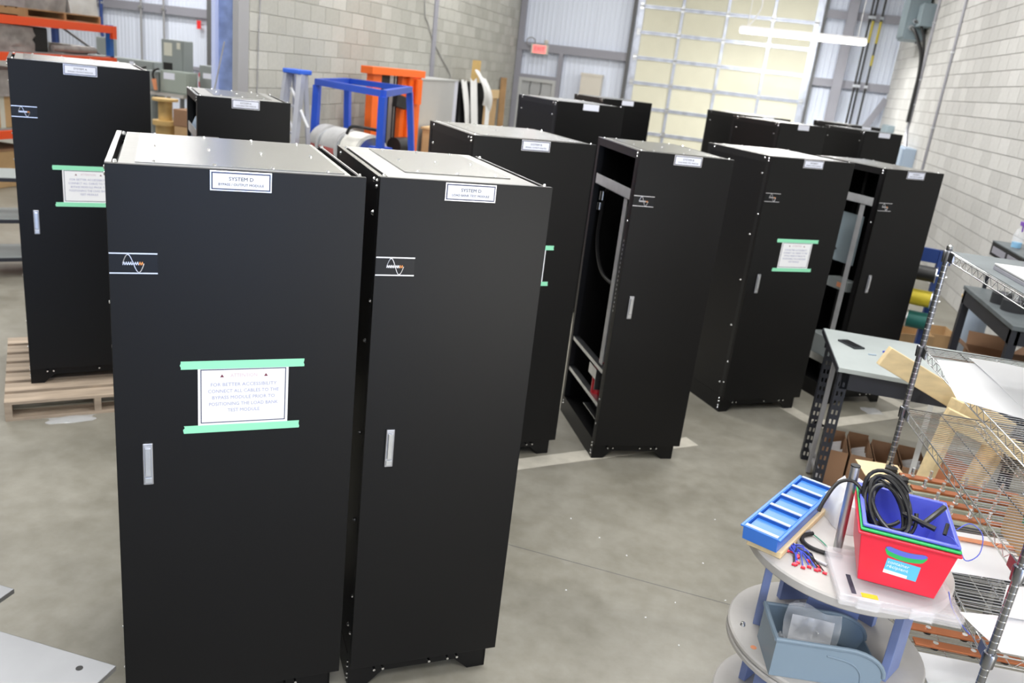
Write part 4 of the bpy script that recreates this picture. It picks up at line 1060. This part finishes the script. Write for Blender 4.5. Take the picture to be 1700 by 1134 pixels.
spool(.50, .67, .66, .070, 'spool_red', 'red wire spool next to the green one on the blue stand')

# ================================================================== black bench by the right wall
bb_ = thing('black_bench', 'black steel bench with grey top along the right wall', 'workbench', (2.46, 7.10, 0))
obj('tabletop', M().bx(0, .86, 0, 1.50, .862, .90), 'bench_top', bb_, bevel=.003)
obj('apron', M().bx(.01, .05, .03, 1.47, .74, .861), 'bench_black', bb_); obj('apron', M().bx(.05, .82, .02, .05, .74, .861), 'bench_black', bb_)
for x, y in ((.01, .02), (.77, .02), (.01, 1.42), (.77, 1.42)): obj('leg', M().bx(x, x + .065, y, y + .065, 0, .861), 'bench_black', bb_)
obj('brace', M().bar((.79, .08, .2), (.79, 1.42, .70), .02, .03), 'bench_black', bb_)
eq = thing('equipment_rack', 'black equipment unit standing on the bench by the right wall', 'equipment', (2.62, 7.72, .9003))
obj('leg', M().bx(0, .03, 0, .03, 0, .30), 'frame_grey', eq); obj('leg', M().bx(0, .03, .86, .89, 0, .30), 'bench_black', eq); obj('leg', M().bx(.5, .53, 0, .03, 0, .30), 'frame_grey', eq); obj('leg', M().bx(.5, .53, .86, .89, 0, .30), 'bench_black', eq)
obj('deck', M().bx(-.02, .55, -.02, .91, .30, .32), 'frame_grey', eq); obj('unit', M().bx(-.02, .52, .0, .90, .321, .445), 'rubber', eq, bevel=.004)
obj('top_cover', M().bx(-.022, .525, -.002, .902, .4455, .455), 'bench_top', eq)
obj('front_slots', M().bx(-.024, -.0205, .06, .40, .35, .41).bx(-.024, -.0205, .46, .84, .35, .41), 'steel_paint', eq)
sbt = thing('spray_bottle', 'spray bottle with cyan liquid on the black equipment', 'bottle', (2.70, 8.30, 1.3556))
obj('body', M().lathe([(0, 0), (.042, 0), (.045, .01), (.045, .12), (.030, .16), (.014, .18), (.014, .20)], 18), 'clear_plastic', sbt, smooth=True); obj('liquid', M().lathe([(0, .003), (.040, .003), (.042, .05), (0, .05)], 18), 'cyan_liquid', sbt, smooth=True)
obj('trigger_head', M().bx(-.012, .012, -.05, .025, .20, .235).bx(-.006, .006, -.045, -.035, .15, .20), 'purple', sbt, bevel=.003)
for i, (x, y, r_) in enumerate(((2.60, 7.95, .085), (2.63, 7.70, .10))):
    t = thing('foam_ring', ('dark grey foam ring on the black bench, farther one', 'dark grey foam ring on the black bench, nearer one')[i], 'foam ring', (x, y, .9003), group='foam rings on the black bench')
    obj('ring', M().lathe([(r_ * .45, 0), (r_, 0), (r_, .09), (r_ * .45, .09), (r_ * .45, 0)], 24), 'foam_black', t, smooth=True); obj('liner', M().lathe([(r_ * .42, 0.001), (r_ * .445, .001), (r_ * .445, .092), (r_ * .42, .092), (r_ * .42, .001)], 24), 'steel_paint', t, smooth=True)
# floor clutter by the right wall
def carton(x, y, wd, dp, h, rz, label, m_='cardboard', flaps=True):
    t = thing('cardboard_box', label, 'box', (x, y, 0), rz, 'cartons on the floor by the right wall')
    q = .005
    obj('bottom', M().bx(0, wd, 0, dp, 0, q), m_, t)
    for nm, b in (('side', (0, q, 0, dp, q, h)), ('side', (wd - q, wd, 0, dp, q, h)), ('front', (q, wd - q, 0, q, q, h)), ('back', (q, wd - q, dp - q, dp, q, h))): obj(nm + '_wall', M().bx(*b), m_, t)
    if flaps:
        obj('flap', M().prism([(0, h), (-.10, h + .07), (-.10, h + .075), (0, h + .005)], .01, dp - .01), m_, t); obj('flap', M().prism([(wd, h), (wd + .08, h + .09), (wd + .08, h + .095), (wd, h + .005)], .01, dp - .01), m_, t)
        obj('back_flap', M().bar((wd / 2, dp, h), (wd / 2, dp + .06, h + .12), wd * .96, .005), m_, t)
carton(2.36, 8.85, .28, .40, .32, .1, 'light cardboard box on the floor under the tall reel', 'cardboard_light', False)
carton(2.62, 8.45, .42, .32, .30, -.15, 'large open cardboard box under the black bench')
carton(2.86, 7.55, .34, .30, .36, .2, 'small open cardboard box under the black bench, nearer one')
carton(1.98, 8.55, .38, .36, .34, .25, 'light cardboard box behind the wire spool stand', 'cardboard_light', False)
t = thing('cable_reel', 'wooden cable reel with grey drum by the right wall', 'reel', (2.83, 9.22, 0))
obj('flange', M().lathe([(0, .66), (.18, .66), (.18, .685), (0, .685)], 32), 'reel_wood', t, smooth=True); obj('flange', M().lathe([(0, 0), (.18, 0), (.18, .03), (0, .03)], 32), 'reel_wood', t, smooth=True)
obj('drum', M().lathe([(.12, .03), (.12, .66)], 28), 'disc_blue_grey', t, smooth=True); obj('blue_lid', M().lathe([(0, .686), (.05, .686), (.05, .71), (0, .71)], 16), 'wire_blue', t, smooth=True)
tag(obj('black_roll', M().cyl((2.40, 6.45, .10), (3.2, 6.75, .10), .10, n=24), 'foam_black', smooth=True), 'thick black roll lying on the floor by the right wall', 'roll')
tag(obj('grey_bag', M().lathe([(0, 0), (.12, 0), (.15, .05), (.14, .16), (.08, .22), (0, .23)], 18), 'foam_black', smooth=True, loc=(2.30, 8.45, 0)), 'dark grey bag on the floor below the black bench', 'bag')

# ================================================================== things along the block wall
# step ladder
ld = thing('step_ladder', 'grey step ladder with blue top against the block wall', 'ladder', (-4.66, 8.74, 0), math.radians(-14))
H_ = 2.10
for s_ in (-1, 1):
    obj('rail', M().bar((s_ * .15, -.30, 0), (s_ * .095, -.03, H_ - .05), .055, .085), 'ladder_grey', ld); obj('rear_rail', M().bar((s_ * .13, .22, 0), (s_ * .08, .05, H_ - .05), .025, .05), 'ladder_grey', ld)
for i in range(6):
    f = (i + 1) / 7.2; wd = .15 - .055 * f - .03
    obj('step', M().bx(-wd, wd, -.30 + .27 * f - .04, -.30 + .27 * f + .04, f * (H_ - .05) - .012, f * (H_ - .05) + .012), 'ladder_grey', ld)
obj('top_cap', M().bx(-.125, .125, -.09, .11, H_ - .05, H_), 'ladder_blue', ld, bevel=.01)
obj('spreader', M().bar((-.02, -.06, 1.90), (.24, -.06, 1.50), .035, .012), 'zinc_plate', ld); obj('spreader', M().bar((-.09, -.07, 1.66), (.05, -.07, 1.42), .03, .012), 'zinc_plate', ld)

# blue stand with drums
bf = thing('drum_stand', 'blue steel stand with cable drums in front of the block wall', 'stand')
FA, FB, FC, FE = Vector((-4.72, 9.36, 0)), Vector((-3.58, 8.62, 0)), Vector((-4.02, 10.55, 0)), Vector((-4.98, 10.75, 0))
FH = 1.93; Z = Vector((0, 0, FH))
for p, sp_ in ((FA, (-.05, 0)), (FB, (0, 0)), (FC, (.20, .03)), (FE, (.08, 0))):
    obj('leg', M().bar(p + Vector((*sp_, 0)), p + Z, .075, .075), 'frame_blue', bf)
for p, q in ((FA, FB), (FB, FC), (FC, FE), (FE, FA)): obj('top_bar', M().bar(p + Z + Vector((0, 0, .035)), q + Z + Vector((0, 0, .035)), .07, .07), 'frame_blue', bf)
DX = (FB - FA).normalized(); DA = math.atan2(DX.y, DX.x)
def dl(x, y, z): n = Vector((-DX.y, DX.x, 0)); q = FA + DX * x + n * y; return (q.x, q.y, z)
obj('bearing', M().ob(dl(-.02, .05, 1.29), (.16, .20, .22), (0, 0, DA)), 'frame_blue', bf); obj('bearing', M().ob(dl(1.30, .05, 1.29), (.16, .20, .22), (0, 0, DA)), 'frame_blue', bf)
obj('axle', M().cyl(dl(0, .08, 1.27), dl(1.3, .08, 1.27), .025, n=10), 'zinc', bf, smooth=True)
for i, (a, b, m_, lab) in enumerate(((.09, .25, 'drum_grey', 'left grey cable drum on the axle of the blue stand'), (.34, .66, 'drum_grey', 'middle grey cable drum on the axle of the blue stand'), (.76, 1.08, 'drum_white', 'right white cable drum on the axle of the blue stand'))):
    t = thing('cable_drum', lab, 'drum', group='cable drums on the blue stand')
    obj('shell', M().cyl(dl(a, .08, 1.27), dl(b, .08, 1.27), .23, n=28), m_, t, smooth=True)
    obj('band', M().cyl(dl(b + .001, .08, 1.27), dl(b + .03, .08, 1.27), .20, n=28), 'zinc', t, smooth=True)
    m = M(); k_ = 8; pts = []
    for r0 in (.231, .236):
        for x in (a + .004, b - .004):
            pts += [dl(x, .08 + r0 * math.cos(-3.2 + 1.5 * j / k_), 1.27 + r0 * math.sin(-3.2 + 1.5 * j / k_)) for j in range(k_ + 1)]
    w1 = k_ + 1
    fs = [(j, j + 1, w1 + j + 1, w1 + j) for j in range(k_)] + [(2 * w1 + j, 3 * w1 + j, 3 * w1 + j + 1, 2 * w1 + j + 1) for j in range(k_)]
    obj('red_stripe', m.add(pts, fs), 'drum_red', t, smooth=True)
obj('hose', M().cable([dl(.85, -.1, 1.48), dl(.95, -.12, 1.56), dl(1.1, -.1, 1.58), dl(1.25, .1, 1.56)], .018, 8), 'rubber', bf, smooth=True)

# orange lift mast
lf = thing('pallet_stacker', 'orange stacker lift with black mast by the block wall', 'stacker', (-4.86, 11.22, 0), math.radians(73.3))
FHm = 2.175
obj('mast_column', M().bx(.06, .24, 0, .12, .10, FHm - .1), 'lift_orange', lf); obj('mast_column', M().bx(.86, 1.14, -.02, .14, .10, FHm - .1), 'lift_orange', lf)
obj('crosshead', M().bx(-.02, 1.19, -.05, .17, FHm - .10, FHm), 'lift_orange', lf, bevel=.006)
obj('chain_mast', M().bx(.26, .46, .03, .12, .10, FHm - .10), 'rubber', lf); obj('inner_mast', M().bx(.74, .85, .03, .12, .10, FHm - .10), 'lift_orange', lf)
obj('chain', M().cyl((.60, .06, .2), (.60, .06, FHm - .1), .012, n=6), 'rubber', lf); obj('chain', M().cyl((.66, .06, .2), (.66, .06, FHm - .1), .012, n=6), 'rubber', lf)
obj('hook_block', M().ob((.66, -.02, 1.72), (.24, .10, .18), (0, .2, 0)), 'rubber', lf, bevel=.01)
obj('motor', M().cyl((.45, -.12, 1.1), (.75, -.12, 1.1), .13, n=16), 'rubber', lf, smooth=True); obj('base', M().bx(-.02, 1.19, -.18, .2, .02, .10), 'lift_orange', lf)
obj('hydraulic_cylinder', M().cyl((1.0, -.08, 1.70), (1.0, -.08, 2.05), .055, n=12), 'lift_orange', lf, smooth=True)

# grey switchgear cabinet with foam sheeting behind the middle cabinets
sg = thing('switchgear_cabinet', 'pale grey switchgear cabinet behind the middle black cabinets', 'cabinet', (-4.62, 12.55, 0), 0)
obj('shell', M().bx(-.5, 0, 0, 1.70, 0, 2.04), 'switch_grey', sg, bevel=.008); obj('front_edge', M().bx(-.5, .004, 1.70, 1.88, 0, 2.04), 'switch_edge', sg, bevel=.006); obj('roof', M().bx(-.52, .012, -.01, 1.89, 2.04, 2.06), 'frame_grey', sg)
dc = thing('dark_cabinet', 'black open crate draped with white foam sheeting', 'crate', (-4.62, 14.62, 0), 0)
obj('shell', M().bx(-.55, 0, 0, 1.55, 0, 2.02), 'dark_inside', dc)
obj('foam_sheet', M().grid(lambda u, v: (.02 + .05 * math.sin(3 * v), -.08 + .30 * u + .50 * v, 2.06 - 1.3 * v + .02 * math.sin(7 * u)), 6, 10, .02), 'foam_white', dc, smooth=True)
obj('foam_sheet', M().grid(lambda u, v: (.05 + .06 * math.sin(2 * v), .34 + .42 * u + .28 * v - .25 * v * (1 - v), 2.09 - 1.3 * v + .03 * math.sin(6 * u + 2)), 6, 10, .02), 'foam_white', dc, smooth=True)
obj('foam_sheet', M().grid(lambda u, v: (.04 + .10 * math.sin(3 * v), .62 + .75 * u * (1 - .25 * v) + .65 * v, 2.26 - .62 * v - .14 * u + .03 * math.sin(6 * u)), 8, 8, .02), 'foam_white', dc, smooth=True)
obj('foam_sheet', M().grid(lambda u, v: (.05 + .04 * math.sin(3 * v), 1.45 + .30 * u - .1 * v, 1.75 - .9 * v + .04 * math.sin(5 * u)), 6, 8, .02), 'foam_white', dc, smooth=True)
tag(obj('lumber_piece', M().bar((-4.95, 16.35, 0), (-4.95, 16.55, 2.42), .16, .06), 'reel_wood'), 'upright lumber piece leaning on the wall above the white foam', 'board')
t = thing('wooden_crate', 'tan wooden crate panel beside the back door', 'crate', (-5.05, 16.9, 0)); obj('panel', M().bx(-.06, 0, 0, 1.8, 0, 1.84), 'cardboard_light', t); obj('top_rail', M().bx(0, .04, 0, 1.8, 1.68, 1.86), 'pine', t)
tag(obj('plank', M().bar((-5.12, 19.5, 0), (-5.18, 19.6, 2.12), .14, .05), 'pallet_brown'), 'brown plank standing beside the back door frame', 'plank')
t = thing('storage_crate', 'tan crate low behind the orange stacker', 'crate', (-4.15, 12.6, 0)); obj('box', M().bx(-.4, .2, 0, .7, 0, 1.32), 'cardboard_light', t, bevel=.01); obj('lid', M().bx(-.42, .22, -.02, .72, 1.32, 1.35), 'pine', t)

# ================================================================== left bay: test panels, reels, racking
tb_ = thing('test_bench', 'work table carrying grey electrical panels in the left bay', 'table', (-10.50, 15.0, 0))
obj('tabletop', M().bx(-.62, .38, -.45, .5, 1.10, 1.16), 'reel_disc', tb_)
for x in (-.56, .32): 
    for y in (-.4, .42): obj('leg', M().bx(x - .03, x + .03, y - .03, y + .03, 0, 1.10), 'steel_paint_dark', tb_)
def panel(x, y, z, wd, dp, h, m_, label, extra=()):
    t = thing('electrical_cabinet', label, 'electrical cabinet', (x, y, z), 0, 'grey electrical panels in the left bay')
    obj('enclosure', M().bx(-wd / 2, wd / 2, 0, dp, 0, h), m_, t, bevel=.01); obj('door', M().bx(-wd / 2 + .03, wd / 2 - .03, -.012, 0, .03, h - .03), m_, t, bevel=.004)
    for (a, b, c_, d_, mm) in extra: obj('label_plate', M().bx(a, b, -.018, -.012, c_, d_), mm, t)
    return t
panel(-10.62, 14.95, 1.161, .50, .30, .98, 'panel_grey', 'tallest grey electrical panel in the left bay', ((-.18, .0, .68, .92, 'panel_pale'), (.10, .18, .82, .94, 'panel_pale'), (-.20, 0, .40, .55, 'rubber')))
panel(-10.36, 14.62, 1.161, .62, .30, .42, 'panel_green_grey', 'wide green grey electrical panel in front of the tall one', ((-.22, .02, .26, .38, 'plate_white'),))
panel(-10.86, 14.60, 1.161, .32, .28, .38, 'panel_grey', 'small grey electrical panel left of the green grey one')
panel(-9.90, 15.0, 0.0, .34, .30, 1.74, 'panel_grey', 'free standing grey panel at the right of the panel group', ((-.08, .10, 1.50, 1.60, 'plate_white'), (-.02, .08, 1.0, 1.08, 'plate_white')))
panel(-11.75, 15.1, 0.0, 1.20, .35, 1.68, 'panel_grey', 'wide grey panel at the left of the panel group', ((.18, .52, 1.30, 1.52, 'panel_pale'), (.05, .15, 1.55, 1.64, 'plate_white')))
panel(-12.75, 15.6, 0.0, .26, .30, 2.02, 'panel_grey', 'narrow tall grey panel next to the blue rack post')
for i, x in enumerate((-10.98, -10.70)):
    t = thing('cable_plug', ('orange cable plug hanging on the left of the panels', 'orange cable plug hanging on the right of the panels')[i], 'plug', (x, 14.52, 1.20))
    obj('cable', M().cable([(0.05, .05, .40), (-.02, 0, .36), (-.04, -.02, .28), (-.02, -.02, .20)], .022, 8), 'rubber', t, smooth=True); obj('plug', M().cyl((-.02, -.02, .20), (.02, -.02, .0), .045, .035, n=10), 'copper_orange', t, smooth=True)
def wood_reel(x, y, z, r, h, core, label):
    t = thing('wooden_reel', label, 'reel', (x, y, z), 0, 'wooden reels in the left bay')
    obj('flange', M().lathe([(0, 0), (r, 0), (r, .04), (0, .04)], 28), 'reel_wood', t, smooth=True); obj('flange', M().lathe([(0, h - .04), (r, h - .04), (r, h), (0, h)], 28), 'reel_wood', t, smooth=True); obj('core', M().lathe([(core, .04), (core, h - .04)], 20), 'reel_wood', t, smooth=True)
wood_reel(-9.72, 13.45, 0.0, .22, .74, .17, 'lower wooden cable reel of the stack in the left bay')
wood_reel(-9.72, 13.45, .741, .22, .42, .12, 'upper wooden cable reel of the stack in the left bay')
t = thing('cardboard_box', 'two-part cardboard carton beside the wooden reels', 'box', (-9.22, 13.5, 0)); obj('lower_part', M().bx(-.22, .22, -.2, .2, 0, .72), 'cardboard_light', t, bevel=.01); obj('upper_part', M().bx(-.24, .22, -.2, .2, .725, 1.02), 'cardboard', t, bevel=.01)
tag(obj('blue_drum', M().lathe([(0, 0), (.15, 0), (.16, .1), (.15, .55), (.1, .60), (0, .6)], 20), 'wire_blue', smooth=True, loc=(-9.55, 12.75, 0)), 'small blue drum just visible right of the pallet cabinet', 'drum')
t = thing('fire_extinguisher', 'red fire extinguisher on the white ribbed wall', 'extinguisher', (-13.88, y0 - .1, .92)); obj('cylinder', M().lathe([(0, 0), (.07, 0), (.075, .02), (.075, .33), (.04, .40), (.02, .42), (.02, .46)], 16), 'extinguisher_red', t, smooth=True); obj('label', M().lathe([(.0755, .14), (.0755, .26)], 16), 'panel_pale', t, smooth=True); obj('valve', M().bx(-.03, .06, -.015, .015, .46, .50), 'rubber', t); obj('bracket', M().bx(-.05, .05, .07, .215, .1, .2), 'steel_paint', t)
tag(obj('wall_sign', M().bx(-14.06, -13.94, y0 - .03, y0 - .015, 2.40, 2.61), 'sign_red'), 'small red sign high on the white ribbed wall', 'sign')
tag(obj('white_bottle', M().lathe([(0, 0), (.08, 0), (.08, .3), (.03, .36), (.03, .42), (0, .42)], 16), 'plate_white', smooth=True, loc=(-14.35, y0 - .09, .85)), 'white bottle beside the red fire extinguisher', 'bottle')
obj_shelf = thing('wall_shelf', 'small shelf on the far white wall below the bottle', 'shelf', (-14.2, y0 - .05, .83)); obj('board', M().bx(-.35, .5, -.15, .05, -.0, .019), 'panel_grey', obj_shelf); obj('bracket', M().bx(.4, .43, -.12, .05, -.15, 0), 'panel_grey', obj_shelf)
for i, (x, lab) in enumerate(((-17.0, 'first thin pipe from the left on the white ribbed wall'), (-15.75, 'second thin pipe from the left on the white ribbed wall'), (-15.05, 'third thin pipe from the left on the white ribbed wall'))):
    t = thing('wall_pipe', lab, 'pipe', group='pipes on the white ribbed wall'); obj('tube', M().tube([(x, y0 - .04, ZC), (x, y0 - .04, 2.0), (x + .12 * (i == 0), y0 - .04, 1.4)], .05 if i == 0 else .03, 8), 'stand_blue' if i == 0 else 'grey_bar', t, smooth=True); obj('clamp', M().bx(x - .06, x + .06, y0 - .08, y0, 2.76, 2.82), 'zinc', t)
t = thing('leaning_pole_tool', 'yellow headed tool with pale pole leaning near the blue column', 'tool', (-5.33, 8.42, 0)); obj('pole', M().cyl((-.17, -.02, 1.60), (-.03, .02, 2.30), .008, n=8), 'grey_bar', t, smooth=True); obj('head', M().ob((-.17, -.02, 1.66), (.16, .10, .08), (0, .2, 0)), 'spool_yellow', t, bevel=.01); obj('lower_pole', M().cyl((-.17, -.02, 0), (-.17, -.02, 1.6), .010, n=8), 'rubber', t, smooth=True)

# pallet racking
RX = -9.5
rk = thing('pallet_rack', 'pallet rack with orange beams and blue posts at the left edge', 'rack', (RX, 0, 0))
for y in (11.79, 8.95): 
    obj('post', M().bx(-.06, .02, y, y + .08, 0, 2.30 if y > 10 else 3.6), 'rack_blue', rk); obj('rear_post', M().bx(-1.06, -.98, y, y + .08, 0, 3.4), 'stand_blue', rk)
obj('frame_brace', M().bar((-1.02, 11.83, 2.25), (-.02, 11.83, 1.75), .03, .03), 'steel_paint_dark', rk); obj('frame_brace', M().bar((-1.02, 11.83, 1.0), (-.02, 11.83, 1.6), .03, .03), 'steel_paint_dark', rk)
for z in (2.235, 1.765, .74):
    obj('beam', M().bx(.02, .07, 8.95, 11.87, z - .055, z + .055), 'rack_orange', rk, bevel=.003); obj('rear_beam', M().bx(-1.0, -.95, 8.95, 11.87, z - .055, z + .055), 'rack_orange', rk)
obj('beam_end', M().bx(.021, .075, 11.79, 11.88, 2.10, 2.29), 'rack_orange', rk)
for z in (1.82, .795): obj('deck', M().bx(-.95, .02, 8.95, 11.87, z + .001, z + .02), 'panel_grey', rk)
pt = pallet('brown pallet on the top beam of the orange rack', (RX + .02, 10.15, 2.2905), PI / 2, 1.45, 1.0, 'pallet_brown', .115)
def wrap(name, x0, x1, ya, yb, z0, z1, m_, label, seed, lean=.04):
    r_ = random.Random(seed); m = M(); nu, nz = 8, 6
    ring = [(x0 + (x1 - x0) * i / nu, ya) for i in range(nu)] + [(x1, ya + (yb - ya) * i / nu) for i in range(nu)] + [(x1 + (x0 - x1) * i / nu, yb) for i in range(nu)] + [(x0, yb + (ya - yb) * i / nu) for i in range(nu)]
    n = len(ring); vs = []
    for k_ in range(nz + 1):
        f = k_ / nz
        for (a, b) in ring: vs.append((a + r_.uniform(-lean, lean) * .6, b + r_.uniform(-lean, lean) * .6, z0 + (z1 - z0) * f))
    fs = [(k_ * n + i, k_ * n + (i + 1) % n, (k_ + 1) * n + (i + 1) % n, (k_ + 1) * n + i) for k_ in range(nz) for i in range(n)] + [tuple(range(n - 1, -1, -1)), tuple(range(nz * n, nz * n + n))]
    return tag(obj(name, m.add(vs, fs), m_, smooth=True), label, 'wrapped load', 'wrapped loads on the orange rack')
wrap('wrapped_load', RX - .9, RX, 10.15, 10.92, 2.408, 3.5, 'shrink_wrap', 'grey shrink wrapped load on the upper pallet, left half', 1)
wrap('wrapped_load', RX - .9, RX, 10.98, 11.55, 2.408, 3.5, 'white_wrap', 'white wrapped load on the upper pallet, right half', 2)
wrap('wrapped_load', RX - .9, RX, 9.08, 10.28, 1.842, 2.16, 'shrink_wrap', 'grey brown wrapped load between the two orange beams', 3)
tag(obj('black_bin', M().bx(RX - .7, RX - .05, 10.34, 10.60, 1.842, 2.17), 'rubber', bevel=.02), 'tall black bin on the middle rack level', 'bin')
t = thing('pale_carton', 'pale carton on the right of the middle rack level', 'box', (RX - .6, 11.20, 1.842)); obj('body', M().bx(0, .5, 0, .25, 0, .10), 'panel_pale', t, bevel=.006); obj('lid', M().bx(-.005, .505, -.005, .255, .10, .115), 'panel_pale', t)
tag(obj('grey_bundle', M().lathe([(0, -.5), (.05, -.48), (.055, 0), (.05, .38), (0, .4)], 12, axis='y'), 'shrink_wrap', smooth=True, loc=(RX - .035, 11.12, 1.905)), 'long grey bundle lying on the middle rack level', 'bundle')
t = thing('brown_carton', 'brown carton on the lower rack level at the left edge', 'box', (RX - .7, 9.3, .816)); obj('body', M().bx(0, .65, 0, .8, 0, .42), 'cardboard_light', t, bevel=.01); obj('tape', M().bx(.651, .653, .36, .44, 0, .42), 'panel_pale', t)
wrap('wrapped_load', RX - .9, RX, 9.08, 10.4, 1.242, 1.58, 'shrink_wrap', 'dark wrapped load on the lower rack level', 4); 
t = thing('brown_carton', 'brown carton on the floor under the orange rack', 'box', (RX - .8, 9.2, 0)); obj('body', M().bx(0, .75, 0, 1.0, 0, .50), 'cardboard_light', t, bevel=.01); obj('lid', M().bx(-.01, .76, -.01, 1.01, .50, .53), 'cardboard', t)

# shelf trolley at the left edge
tr = thing('shelf_trolley', 'dark steel shelf trolley with grey decks at the left edge', 'trolley', (-6.35, 6.10, 0), math.radians(45))
for x, y in ((0, 0), (1.0, 0), (0, .55), (1.0, .55)):
    obj('post', M().bx(x - .02, x + .02, y - .02, y + .02, .10, 1.05), 'bench_black', tr); obj('caster', M().cyl((x, y - .02, .05), (x, y + .02, .05), .05, n=14), 'drum_grey', tr, smooth=True); obj('caster_fork', M().bx(x - .02, x + .02, y - .03, y + .03, .06, .1), 'zinc', tr)
for z in (.16, .52, .90): obj('deck', M().bx(-.02, 1.02, -.02, .57, z, z + .03), 'bench_black', tr); obj('deck_mat', M().bx(.0, 1.0, .0, .55, z + .0305, z + .034), 'panel_grey', tr)

# steel plate table in the lower left corner
PT = .80
tt = thing('plate_table', 'bare aluminium plate table in the lower left corner', 'table', (0, 0, 0))
obj('plate', M().bx(-2.6, -1.283, .75, 1.530, PT - .016, PT), 'aluminium_plate', tt, bevel=.002)
obj('plate', M().bx(-2.75, -1.752, 1.546, 1.690, PT - .016, PT), 'aluminium_plate', tt, bevel=.002)
obj('plate_hole', M().cyl((-1.36, 1.488, PT + .0002), (-1.36, 1.488, PT + .0008), .009, n=14), 'rubber', tt)
obj('rail', M().bx(-2.55, -1.36, .82, .86, PT - .066, PT - .0165), 'grey_bar', tt); obj('rail', M().bx(-2.55, -1.80, 1.44, 1.60, PT - .066, PT - .0165), 'grey_bar', tt)
for x, y in ((-2.5, .84), (-1.45, .84), (-2.5, 1.52), (-1.85, 1.52)): obj('leg', M().bx(x - .025, x + .025, y - .025, y + .025, 0, PT - .0665), 'grey_bar', tt)
crumple('plastic_film', (-3.62, 4.02, 0), .26, .10, .012, 'poly_bag', 'clear plastic film on the floor in front of the pallet', 'film', 21, rz=.75)
crumple('paper_scrap', (-5.95, 5.65, 0), .10, .03, .006, 'paper', 'white scrap of paper on the floor at the left edge', 'scrap', 22, rz=.2)
crumple('plastic_film', (1.60, 7.05, 0.003), .16, .14, .01, 'poly_bag', 'clear plastic film on the floor under the slotted workbench', 'film', 23, rz=.4)
t = thing('blue_cloth', 'pale blue cloth bundle inside the open left cabinet', 'cloth', (-3.715, 5.56, 1.58), math.radians(38.9))
obj('cloth', M().lathe([(0, -.02), (.05, 0), (.075, .06), (.07, .15), (.045, .21), (0, .23)], 14), 'disc_blue_grey', t, smooth=True); obj('support', M().bx(-.06, .20, -.06, .06, -.04, -.0205), 'zinc', t)

deb = M()
for (x, y) in ((.353, 4.564), (-.265, 4.066), (.179, 3.628), (.216, 3.304), (-.347, 3.512), (-.10, 3.95), (.05, 3.45), (.42, 3.75), (.30, 4.05), (-.45, 4.2)):
    deb.ob((x, y, .0015), (.008, .005, .003), (0, 0, x * 9))
o = tag(obj('floor_debris', deb, 'paper', kind='stuff'), 'tiny white crumbs scattered on the concrete floor', 'debris')
